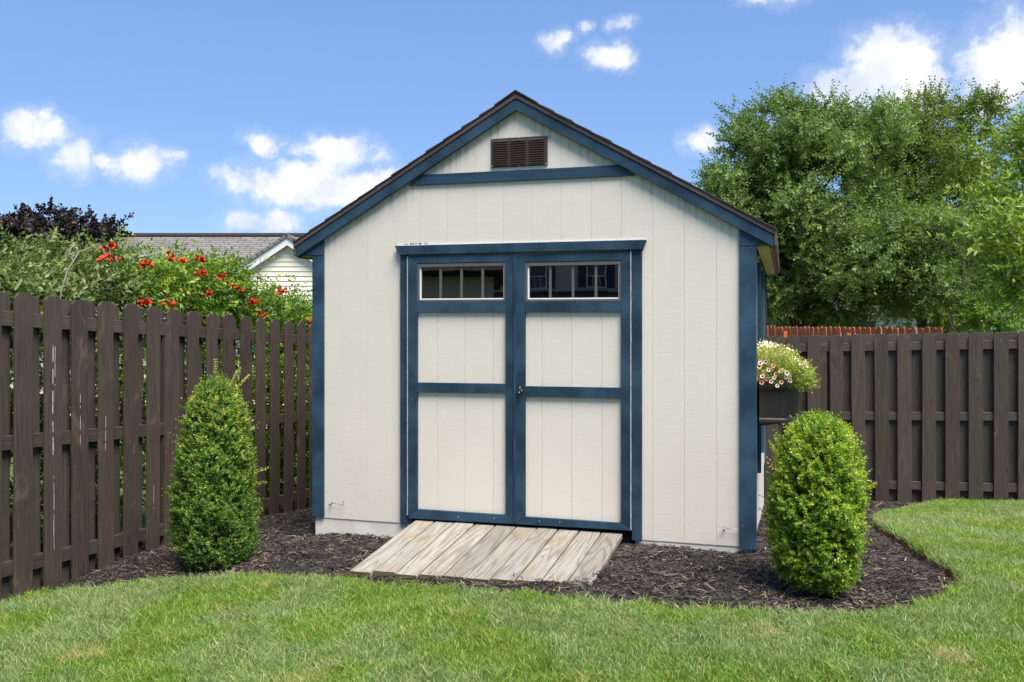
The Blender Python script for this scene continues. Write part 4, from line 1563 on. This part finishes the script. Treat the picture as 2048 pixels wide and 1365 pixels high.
    for i in range(26):
        x = r.uniform(-.02, .08)
        y = r.uniform(-.40, -.1)
        bm_tube(bm, [(x, y, .12), (x + r.normal(0, .02), y, .20), (x + r.normal(.02, .03), y, .255 + r.uniform(-.02, .03))], [.0015, .001, .0008], 3)
    bm_obj('stems', bm, M['twig'], g)


build_planter()


# ------------------------------------------------------------------ trees
def tree(name, label, base, lobes, trunk_h, trunk_r, n_clump, twigs, per, leaf, mat, bark, seed, droop=0.25, twig_len=0.55, group=None, limbs=26, trunks=1, inner=0.45, lw=0.62, cat='tree', tmean=0.45, bough=0.58, per_bough=16):
    """lobes: (x,y,z,rx,ry,rz) relative to the base"""
    global rng
    rng = np.random.default_rng(seed)
    root = empty(name, base, 0, label, cat, group)
    lob = np.array(lobes, float)
    vol = (lob[:, 3] * lob[:, 4] * lob[:, 5]) ** 0.75
    li = rng.choice(len(lob), n_clump, p=vol / vol.sum())
    # boughs spread over the lobes, clumps on the upper and outer side of each bough
    nb = max(6, n_clump // per_bough)
    bi = rng.choice(len(lob), nb, p=vol / vol.sum())
    bd = rand_dirs(nb)
    brad = rng.uniform(inner ** 2, 1.0, nb) ** 0.5
    bc = lob[bi, :3] + bd * lob[bi, 3:] * (brad * 0.92)[:, None]
    br = rng.uniform(0.7, 1.25, nb) * bough
    w = rng.integers(0, nb, n_clump)
    dirs = unit(rand_dirs(n_clump) + bd[w] * 0.55 + np.array([0, 0, 0.35]))
    c = bc[w] + dirs * (br[w] * rng.uniform(0.70, 1.0, n_clump))[:, None] * np.array([1.15, 1.15, 0.75])
    btint = rng.normal(0, 0.10, nb)[w]
    # twigs out of every clump
    n = n_clump * twigs
    cc = np.repeat(c, twigs, 0)
    od = np.repeat(unit(dirs * np.array([1, 1, .8])), twigs, 0)
    d = od * 0.8 + rng.normal(0, 0.65, (n, 3)) + np.array([0, 0, 0.25 - droop])
    clt = np.repeat(rng.normal(tmean, 0.13, n_clump) + btint, twigs)
    p = cc + rng.normal(0, twig_len * 0.22, (n, 3))
    v, f, t = sprigs(p, d, per, rng.uniform(0.6, 1.2, n) * twig_len, leaf, leaf * lw, np.clip(clt + rng.normal(0, .08, n), 0, 1), spread=1.0)
    np_mesh('crown', v, f, mat, {'tint': t}, root)
    bm = bmesh.new()
    r = random.Random(seed)
    for k in range(trunks):
        ox, oy = (0, 0) if trunks == 1 else (r.uniform(-.3, .3), r.uniform(-.2, .2))
        top = lob[np.argmax(lob[:, 2])]
        pts = [(ox, oy, -0.3), (ox * 1.1, oy, trunk_h * .5), (ox * 1.4, oy * 1.2, trunk_h), (ox + top[0] * .6, oy + top[1] * .6, trunk_h + (top[2] - trunk_h) * .6), (ox + top[0] * .9, oy + top[1] * .9, top[2] + top[5] * .3)]
        bm_tube(bm, pts, [trunk_r * 1.25, trunk_r, trunk_r * .85, trunk_r * .5, trunk_r * .12], 9)
    for k in range(limbs):
        j = r.randrange(n_clump)
        e = Vector(c[j])
        z0 = trunk_h * r.uniform(.75, 1.0) + max(0, (e.z - trunk_h)) * r.uniform(.1, .55)
        s = Vector((top[0] * .5 * min(1, z0 / top[2]), top[1] * .5 * min(1, z0 / top[2]), z0))
        m1 = s.lerp(e, .4) + Vector((r.uniform(-.1, .1), r.uniform(-.1, .1), .12 * (e - s).length))
        m2 = s.lerp(e, .75) + Vector((r.uniform(-.1, .1), r.uniform(-.1, .1), .10 * (e - s).length))
        rr = trunk_r * r.uniform(.18, .42)
        bm_tube(bm, [s, m1, m2, e], [rr, rr * .7, rr * .4, rr * .12], 5)
    bm_obj('trunk', bm, bark, root, 0, True)
    return root


def gz(p):
    return float(nat(p[0], p[1]))


def cam_frame(pts, lobes_uv, d):
    pass


def lobes_at(d, base, specs):
    """specs: (u, v, dd, half width px, half height px, depth m) at distance d -> lobes relative to base"""
    out = []
    for (u, v, dd, hw, hh, dep) in specs:
        p = at(u, d + dd, v=v)
        k = (d + dd) / FPX
        out.append((p[0] - base[0], p[1] - base[1], p[2] - base[2], hw * k, dep, hh * k))
    return out


def P3(u, d):
    p = at(u, d)
    p[2] = gz(p)
    return p


b = P3(1612, 24.0)
tree('shade_tree', 'tall mid-green tree directly right of the shed roof', tuple(b),
     lobes_at(24, b, [(1575, 288, 0, 95, 76, 1.3), (1500, 380, 0, 88, 105, 1.4), (1610, 400, -.3, 150, 150, 2.0), (1690, 285, .3, 95, 85, 1.3), (1560, 520, -.6, 145, 88, 1.8), (1680, 500, -.8, 120, 110, 1.8), (1480, 460, 0, 60, 70, 1.2), (1470, 250, 0, 25, 30, .4), (1790, 520, -.6, 100, 90, 1.4), (1560, 595, -.4, 110, 40, 1.4), (1690, 590, -.4, 110, 42, 1.4)]),
     1.9, 0.17, 1700, 8, 14, 0.108, M['treeA'], M['bark'], 31, group='trees beyond the back fence')
b = P3(1845, 27.0)
tree('shade_tree', 'yellow-green topped broad tree at the far right of the back fence', tuple(b),
     lobes_at(27, b, [(1815, 270, 0, 75, 62, 1.1), (1905, 285, .4, 95, 75, 1.4), (1870, 390, 0, 140, 125, 2.0), (1800, 440, 0, 100, 120, 1.8), (1945, 430, .3, 60, 100, 1.4), (1860, 540, -.3, 160, 80, 2.0), (1970, 560, 0, 80, 75, 1.3), (1850, 600, 0, 130, 36, 1.4)]),
     2.2, 0.16, 1450, 8, 14, 0.108, M['treeB'], M['bark'], 32, group='trees beyond the back fence')
b = P3(2190, 12.0)
tree('young_tree', 'light green leafy tree reaching in from the right edge', tuple(b),
     lobes_at(12, b, [(2110, 470, 0, 120, 90, .8), (2160, 330, 0, 100, 100, .7), (2060, 540, -.2, 80, 42, .5), (2070, 225, 0, 62, 52, .4), (2000, 490, -.3, 48, 40, .3), (2015, 420, -.2, 48, 34, .3), (2020, 600, -.2, 24, 12, .2)]),
     1.9, 0.07, 330, 5, 8, 0.135, M['treeC'], M['bark_pale'], 33, twig_len=.38, inner=.3, lw=.40, bough=.28, per_bough=6, tmean=.55, group='trees beyond the back fence')
YT = bpy.data.objects['young_tree']
tw = [at(2110, 11.9, v=560), at(2060, 11.6, v=590), at(2030, 11.5, v=618), at(2005, 11.4, v=634), at(1985, 11.4, v=628)]
tube('bare_twig', [Vector(q - b) for q in tw], [.014, .011, .009, .006, .003], M['bark_pale'], YT, 5)
tw = [at(2110, 11.9, v=540), at(2050, 11.6, v=500), at(2005, 11.4, v=450), at(1965, 11.4, v=395)]
tube('bare_twig', [Vector(q - b) for q in tw], [.016, .012, .009, .003], M['bark_pale'], YT, 5)
b = P3(60, 22.0)
tree('purple_maple', 'dark purple-leaved maple above the left end of the fence', tuple(b),
     lobes_at(22, b, [(75, 508, 0, 105, 72, 1.3), (0, 530, 0, 80, 62, 1.2), (175, 505, .2, 48, 52, .7), (70, 450, 0, 48, 22, .5), (180, 462, .1, 26, 16, .3), (110, 590, 0, 120, 70, 1.2), (-60, 560, 0, 100, 100, 1.2), (40, 580, 0, 110, 60, 1.2), (185, 560, .1, 40, 60, .6)]),
     1.6, 0.13, 760, 5, 12, 0.13, M['maple'], M['bark'], 34, twig_len=.36, lw=.85, bough=.42, per_bough=8)
b = P3(1918, 22.0)
tree('multi_stem_tree', 'pale grey multi-stemmed tree behind the right fence', tuple(b),
     lobes_at(22, b, [(1920, 560, 0, 90, 45, .9), (1985, 575, 0, 70, 45, .8), (1890, 500, 0, 70, 50, .8), (1930, 480, -.6, 80, 60, .6), (1930, 560, -.8, 80, 40, .4)]),
     1.9, 0.06, 260, 5, 12, 0.11, M['treeA'], M['bark_pale'], 35, trunks=4, limbs=16, twig_len=.4, group='trees beyond the back fence')
b = P3(1560, 30.0)
tree('hedge_bush', 'dark green bush low behind the red fence near the shed', tuple(b),
     lobes_at(30, b, [(1560, 660, 0, 60, 60, 1.0), (1640, 640, 1, 35, 50, .8), (1500, 640, 0, 60, 60, 1.0)]),
     .6, 0.05, 160, 5, 12, 0.11, M['treeA'], M['bark'], 36, limbs=10, twig_len=.4, cat='bush')
b = P3(1830, 31.0)
tree('hedge_bush', 'dark blue-green bush in the shade under the broad right tree', tuple(b),
     lobes_at(31, b, [(1770, 650, 0, 55, 40, .8), (1850, 645, 0, 70, 45, 1.0)]),
     .6, 0.05, 150, 5, 12, 0.11, M['treeA'], M['bark'], 37, limbs=10, twig_len=.4, cat='bush', tmean=.2)
b = P3(1995, 20.0)
tree('arborvitae', 'bright green arborvitae hedge plant behind the right end of the fence', tuple(b),
     lobes_at(20, b, [(1975, 655, 0, 26, 55, .4), (2020, 650, .2, 30, 60, .4), (2065, 645, .2, 30, 60, .4)]),
     .5, 0.04, 260, 5, 12, 0.07, M['arbor'], M['bark'], 38, limbs=8, twig_len=.25, droop=-.3, cat='bush')


# ------------------------------------------------------------------ shrub and trumpet vine behind the left fence
def hedge_mass(name, label, cat, blobs, n, n_leaf, ln, leaf, lw, mat, seed, extra=None, stems=(), upw=.35, tm=.42):
    """blobs: (Y, X, z, ry, rx, rz)"""
    global rng
    rng = np.random.default_rng(seed)
    bl = np.array(blobs, float)
    base = (float(bl[0, 1]), float(bl[0, 0]), float(nat(bl[0, 1], bl[0, 0])))
    root = empty(name, base, 0, label, cat)
    w = (bl[:, 3] * bl[:, 4] * bl[:, 5]) ** .67
    li = rng.choice(len(bl), n, p=w / w.sum())
    dr = rand_dirs(n)
    rad = rng.uniform(.12, 1.0, n) ** .45
    bump = 1 + .14 * np.sin(dr[:, 1] * 9 + li) * np.sin(dr[:, 2] * 8 + dr[:, 0] * 5)
    p = np.stack([bl[li, 1] + dr[:, 0] * bl[li, 4] * rad * bump, bl[li, 0] + dr[:, 1] * bl[li, 3] * rad * bump, bl[li, 2] + dr[:, 2] * bl[li, 5] * rad * bump], 1)
    p[:, 0] = np.minimum(p[:, 0], -2.90 - rng.uniform(0, .05, n))
    d = dr * .9 + np.array([.25, 0, upw]) + rng.normal(0, .45, (n, 3))
    k = (p[:, 0] > -3.1) & (p[:, 2] < 1.45)
    d[k, 0] = -np.abs(d[k, 0]) * .3
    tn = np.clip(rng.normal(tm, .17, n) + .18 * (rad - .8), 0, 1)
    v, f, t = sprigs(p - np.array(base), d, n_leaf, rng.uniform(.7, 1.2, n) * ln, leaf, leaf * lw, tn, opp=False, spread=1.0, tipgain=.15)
    VV, FF, TT = [v], [f], [t]
    off = len(v)
    bm = bmesh.new()
    r = random.Random(seed)
    for k in range(26):
        j = r.randrange(n)
        e = Vector(p[j] - np.array(base))
        s = Vector((r.uniform(-.3, .1), e.y * .8, 0))
        bm_tube(bm, [s, s.lerp(e, .5) + Vector((r.uniform(-.1, .1), r.uniform(-.1, .1), .1)), e], [.016, .011, .004], 5)
    for pts, tint in stems:
        q = [Vector(np.array(a) - np.array(base)) for a in pts]
        bm_tube(bm, q, [.006] + [.004] * (len(q) - 2) + [.002], 4)
        for a, c in zip(q, q[1:]):
            m = max(1, int((c - a).length / .11))
            pos = np.array([list(a.lerp(c, (i + .5) / m)) for i in range(m)])
            dd = rng.normal(0, .7, (m, 3)) + np.array([.1, 0, .3])
            v, f, t = sprigs(pos, dd, max(6, n_leaf - 4), ln * .75, leaf * .85, leaf * lw * .85, np.full(m, tint), opp=False)
            VV.append(v)
            FF.append(f + off)
            TT.append(t)
            off += len(v)
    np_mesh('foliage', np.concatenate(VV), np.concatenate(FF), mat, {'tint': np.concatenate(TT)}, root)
    bm_obj('stems', bm, M['twig'], root, 0, True)
    return root, np.array(base)


def on_x(u, v, X):
    a = (u - 1024) / FPX
    d = np.array([a * CT - ST, a * ST + CT, (640 - v) / FPX])
    return CAM + d * ((X - CAM[0]) / d[0])


def blob(u, v, X, hw, hh, rx):
    p = on_x(u, v, X)
    q = on_x(u + hw, v, X)
    z = on_x(u, v - hh, X)
    return (p[1], X, p[2], abs(q[1] - p[1]), rx, z[2] - p[2])


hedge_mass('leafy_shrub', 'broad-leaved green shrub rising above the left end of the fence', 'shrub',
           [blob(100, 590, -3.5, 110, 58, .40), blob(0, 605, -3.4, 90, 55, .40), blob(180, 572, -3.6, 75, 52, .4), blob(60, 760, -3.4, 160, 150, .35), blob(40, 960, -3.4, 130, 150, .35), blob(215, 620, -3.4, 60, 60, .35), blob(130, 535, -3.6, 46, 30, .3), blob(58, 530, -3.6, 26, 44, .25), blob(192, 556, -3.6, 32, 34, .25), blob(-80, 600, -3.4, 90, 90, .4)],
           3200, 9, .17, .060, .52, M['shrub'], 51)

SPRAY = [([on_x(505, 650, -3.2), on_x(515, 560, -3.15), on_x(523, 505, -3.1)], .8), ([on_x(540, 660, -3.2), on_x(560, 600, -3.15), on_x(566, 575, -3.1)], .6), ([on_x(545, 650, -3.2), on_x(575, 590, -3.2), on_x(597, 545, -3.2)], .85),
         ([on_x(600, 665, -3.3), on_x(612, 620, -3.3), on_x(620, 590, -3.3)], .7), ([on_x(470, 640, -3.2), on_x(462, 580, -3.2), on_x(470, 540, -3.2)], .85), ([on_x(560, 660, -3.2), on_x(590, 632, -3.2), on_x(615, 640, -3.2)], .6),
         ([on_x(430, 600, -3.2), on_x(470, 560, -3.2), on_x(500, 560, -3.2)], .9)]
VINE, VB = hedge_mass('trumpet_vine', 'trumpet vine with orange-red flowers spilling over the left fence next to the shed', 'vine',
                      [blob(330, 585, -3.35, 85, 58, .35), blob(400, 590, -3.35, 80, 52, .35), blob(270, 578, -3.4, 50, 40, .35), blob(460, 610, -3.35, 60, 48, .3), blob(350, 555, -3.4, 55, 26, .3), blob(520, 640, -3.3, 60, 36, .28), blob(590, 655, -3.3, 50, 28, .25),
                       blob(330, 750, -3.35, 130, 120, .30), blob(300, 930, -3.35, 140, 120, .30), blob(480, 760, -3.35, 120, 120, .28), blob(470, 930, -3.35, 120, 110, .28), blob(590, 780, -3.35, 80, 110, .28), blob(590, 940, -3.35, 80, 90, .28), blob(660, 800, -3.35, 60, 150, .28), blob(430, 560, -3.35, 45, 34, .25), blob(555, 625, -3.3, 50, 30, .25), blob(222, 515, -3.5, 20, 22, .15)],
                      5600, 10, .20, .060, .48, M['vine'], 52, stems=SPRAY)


def trumpet_cluster(p, n, seed, size=0.045):
    r = random.Random(seed)
    bm = bmesh.new()
    for k in range(n):
        a = r.uniform(0, 6.28)
        e = r.uniform(-.3, 1.1)
        d = Vector((math.cos(a) * math.cos(e) + .4, math.sin(a) * math.cos(e), math.sin(e))).normalized()
        L = size * r.uniform(.7, 1.15)
        s = d * r.uniform(.0, .02)
        bm_tube(bm, [s, s + d * L * .45, s + d * L * .8, s + d * L], [.003, .008, .011, .020 * r.uniform(.6, 1.1)], 6, False)
    o = bm_obj('flower_cluster', bm, M['trumpet'], VINE, 0, True)
    o.location = Vector(p - VB)


for i, (u, v, n) in enumerate([(216, 494, 9), (205, 518, 6), (293, 531, 8), (339, 516, 6), (364, 527, 5), (399, 523, 9), (400, 550, 9), (441, 554, 8), (463, 576, 8), (478, 583, 6), (290, 608, 9), (340, 609, 8), (562, 583, 10), (505, 606, 10), (617, 645, 6),
                               (233, 524, 4), (520, 633, 5), (452, 566, 6), (416, 588, 4)]):
    trumpet_cluster(on_x(u, v, -2.98), n, 900 + i)
# a bare arching cane
q = [on_x(118, 640, -2.95), on_x(122, 585, -2.95), on_x(135, 540, -2.95), on_x(158, 505, -2.95), on_x(200, 487, -2.95)]
tube('bare_cane', [Vector(a - VB) for a in q], [.006, .0055, .005, .004, .003], M['bark_pale'], VINE, 6)


# ------------------------------------------------------------------ houses
def uv_quad(name, pts, mat, parent, thick=0.05):
    """a roof slope: eave-left, eave-right, ridge-right, ridge-left, with thickness and metric UVs"""
    p = [Vector(q) for q in pts]
    nrm = (p[1] - p[0]).cross(p[3] - p[0]).normalized()
    bm = bmesh.new()
    top = [bm.verts.new(q) for q in p]
    bot = [bm.verts.new(q - nrm * thick) for q in p]
    bm.faces.new(top)
    bm.faces.new(bot[::-1])
    for i in range(4):
        bm.faces.new((top[i], bot[i], bot[(i + 1) % 4], top[(i + 1) % 4]))
    uvl = bm.loops.layers.uv.new('UVMap')
    ux = (p[1] - p[0]).normalized()
    uy = nrm.cross(ux)
    for f in bm.faces:
        for l in f.loops:
            q = l.vert.co - p[0]
            l[uvl].uv = (q.dot(ux), q.dot(uy))
    me = bpy.data.meshes.new(name)
    bm.to_mesh(me)
    bm.free()
    me.materials.append(mat)
    return link(bpy.data.objects.new(name, me), parent)


def lap_board(w, h, mat, name='siding_board'):
    bm = bmesh.new()
    bm_prism(bm, [(0, 0), (0, h), (-0.004, h), (-0.020, 0.005), (-0.017, 0)], 'X', 0, w)
    bmesh.ops.recalc_face_normals(bm, faces=bm.faces)
    me = bpy.data.meshes.new(name)
    bm.to_mesh(me)
    bm.free()
    me.materials.append(mat)
    return me


def build_neighbour_house():
    """ranch house behind the left fence, turned squarely to the camera"""
    o = at(578, 18.4)
    g = gz(o)
    root = empty('ranch_house', (o[0], o[1], g), TH, 'neighbouring ranch house with grey shingle roof and cream gable behind the vine', 'house')
    zr = lambda v, d: CAM[2] + d * (640 - v) / FPX - g
    k = 18.4 / FPX
    za = zr(490, 18.4)                # siding apex
    half = 2.6
    sl = 0.665
    # gable wall: lap siding boards clipped to the gable
    h = 0.098
    z = 0.1
    prism('wall', [(-half, 0), (half, 0), (half, za - half * sl), (0, za), (-half, za - half * sl)], 'Y', 0.0, 0.15, M['vinyl'], root, 0)
    while z < za - .08:
        hw = min(half, (za - z - h) / sl)
        if hw > .05:
            ob = link(bpy.data.objects.new('siding_board', lap_board(hw * 2, h, M['vinyl'])), root)
            ob.location = (-hw, -0.001, z)
        z += h
    # rake fascia and gable roof
    zt = za + 0.05
    for s in (-1, 1):
        e = (half + .35) * s
        prism('rake_fascia', [(0, zt + .10), (e, zt + .10 - abs(e) * sl), (e, zt - .07 - abs(e) * sl), (0, zt - .07)], 'Y', -0.16, -0.12, M['white'], root, 0)
        prism('rake_soffit', [(0, zt - .02), (e, zt - .02 - abs(e) * sl), (e, zt - .04 - abs(e) * sl), (0, zt - .04)], 'Y', -0.119, -0.035, M['white'], root, 0)
        pts = [(e, -0.20, zt + .16 - abs(e) * sl), (e, 4.4, zt + .16 - abs(e) * sl), (0, 4.4, zt + .16), (0, -0.20, zt + .16)]
        if s < 0:
            pts = [pts[1], pts[0], pts[3], pts[2]]
        uv_quad('gable_roof', pts, M['roof_house'], root, .055)
    # main roof, long ridge parallel to the picture
    zR = zr(470, 22.5)
    yR = 22.5 - 18.4
    uv_quad('main_roof', [(-7.6, yR - 4.6, zR - 2.1), (3.5, yR - 4.6, zR - 2.1), (3.5, yR, zR), (-7.6, yR, zR)], M['roof_house'], root, .06)
    uv_quad('main_roof', [(3.5, yR + 4.6, zR - 2.1), (-7.6, yR + 4.6, zR - 2.1), (-7.6, yR, zR), (3.5, yR, zR)], M['roof_house'], root, .06)
    x = -7.6
    while x < 3.4:
        prism('ridge_cap', [(yR - .16, zR - .050), (yR, zR + .022), (yR + .16, zR - .050), (yR + .16, zR - .030), (yR, zR + .045), (yR - .16, zR - .030)], 'X', x, x + .285, M['roof_dark'], root, 0)
        x += .29
    box('wall', -7.0, 3.0, yR - 4.0, yR + 4.0, 0, zR - 2.0, M['vinyl'], root, 0)


build_neighbour_house()


def house_window(root, x0, x1, z0, z1, y, shut=0.0, sgn=1):
    """facing -local y; frame, sashes and glass, optional shutters"""
    w = empty('window', (0, 0, 0))
    w.parent = root
    prism('window_frame', [(x0, z0), (x1, z0), (x1, z0 + .06), (x0, z0 + .06)], 'Y', y - .05, y, M['white'], w, 0)
    prism('window_frame', [(x0, z1 - .06), (x1, z1 - .06), (x1, z1), (x0, z1)], 'Y', y - .05, y, M['white'], w, 0)
    for a in (x0, x1 - .06):
        prism('window_frame', [(a, z0 + .061), (a + .06, z0 + .061), (a + .06, z1 - .061), (a, z1 - .061)], 'Y', y - .05, y, M['white'], w, 0)
    prism('window_pane', [(x0 + .06, z0 + .06), (x1 - .06, z0 + .06), (x1 - .06, z1 - .06), (x0 + .06, z1 - .06)], 'Y', y - .02, y - .001, M['taupe_glass'], w, 0)
    zm = (z0 + z1) / 2
    prism('sash_bar', [(x0 + .06, zm - .025), (x1 - .06, zm - .025), (x1 - .06, zm + .025), (x0 + .06, zm + .025)], 'Y', y - .04, y - .021, M['white'], w, 0)
    for k in (1, 2):
        xx = x0 + (x1 - x0) * k / 3
        prism('sash_bar', [(xx - .012, z0 + .06), (xx + .012, z0 + .06), (xx + .012, zm - .026), (xx - .012, zm - .026)], 'Y', y - .035, y - .021, M['white'], w, 0)
    if shut:
        for a, b in ((x0 - shut, x0 - .01), (x1 + .01, x1 + shut)):
            prism('shutter', [(a, z0), (b, z0), (b, z1), (a, z1)], 'Y', y - .04, y, M['shutter'], root, 0)


M['taupe_glass'] = m_plain('dark_pane', (0.03, 0.035, 0.04), 0.05, 0.5)


def build_white_house():
    o = at(1690, 38.0)
    g = gz(o)
    root = empty('white_house', (o[0], o[1], g), TH + .1, 'white-sided house glimpsed under the trees behind the red fence', 'house')
    box('wall', -7, 5, 0.02, 6, 0, 2.7, M['vinyl_white'], root, 0)
    me = lap_board(12, .12, M['vinyl_white'])
    z = 0
    while z < 2.6:
        ob = link(bpy.data.objects.new('siding_board', me), root)
        ob.location = (-7, 0.018, z)
        z += .12
    house_window(root, 0.3, 1.4, 1.2, 2.4, -0.001)
    house_window(root, -4.5, -3.3, 1.2, 2.4, -0.001)
    uv_quad('roof', [(-7.5, -.5, 2.6), (5.5, -.5, 2.6), (5.5, 3, 4.3), (-7.5, 3, 4.3)], M['roof_dark'], root)
    uv_quad('roof', [(5.5, 6.5, 2.6), (-7.5, 6.5, 2.6), (-7.5, 3, 4.3), (5.5, 3, 4.3)], M['roof_dark'], root)


build_white_house()


def build_reflected_houses():
    """the houses behind the photographer, seen in the door windows"""
    g = -0.15
    # near house: siding end wall that stops at X=-4.2
    root = empty('family_house', (-4.2, -12.5, g), math.pi - 0.33, 'tan-sided house end mirrored in the left door window', 'house')
    # local x points to world -X, local y to world -Y
    box('wall', 0.0, 10, 0.02, 8, 0, 2.75, M['vinyl_tan'], root, 0)
    me = lap_board(10, .115, M['vinyl_tan'])
    z = 0
    while z < 2.7:
        ob = link(bpy.data.objects.new('siding_board', me), root)
        ob.location = (0, 0.018, z)
        z += .115
    uv_quad('roof', [(-.35, -.4, 2.62), (10.4, -.4, 2.62), (8.0, 3.2, 5.0), (2.6, 3.2, 5.0)], M['roof_dark'], root, .15)
    uv_quad('roof', [(10.4, 8.4, 2.62), (-.35, 8.4, 2.62), (2.6, 3.2, 5.0), (8.0, 3.2, 5.0)], M['roof_dark'], root, .15)
    prism('hip_roof', [(-.35, -.4), (2.6, 3.2), (-.35, 8.4)], 'Z', 2.55, 2.62, M['roof_dark'], root, 0)
    # far two-storey house
    root = empty('family_house', (-2.0, -38.0, g), math.pi, 'two-storey house with dark shutters mirrored in the right door window', 'house')
    box('wall', 0.0, 14, 0.02, 8, 0, 5.6, M['vinyl_tan'], root, 0)
    me = lap_board(14, .13, M['vinyl_tan'])
    z = 2.4
    while z < 5.5:
        ob = link(bpy.data.objects.new('siding_board', me), root)
        ob.location = (0, 0.018, z)
        z += .13
    for x in (4.6, 7.6):
        house_window(root, x, x + 1.0, 3.15, 4.35, -0.001, .42)
    uv_quad('porch_roof', [(-.5, -3.0, 2.1), (14.5, -3.0, 2.1), (14.5, 0.0, 3.0), (-.5, 0.0, 3.0)], M['roof_dark'], root, .12)
    uv_quad('roof', [(-.5, -.6, 5.5), (14.5, -.6, 5.5), (14.5, 4, 8), (-.5, 4, 8)], M['roof_dark'], root, .12)
    uv_quad('roof', [(14.5, 8.6, 5.5), (-.5, 8.6, 5.5), (-.5, 4, 8), (14.5, 4, 8)], M['roof_dark'], root, .12)


build_reflected_houses()
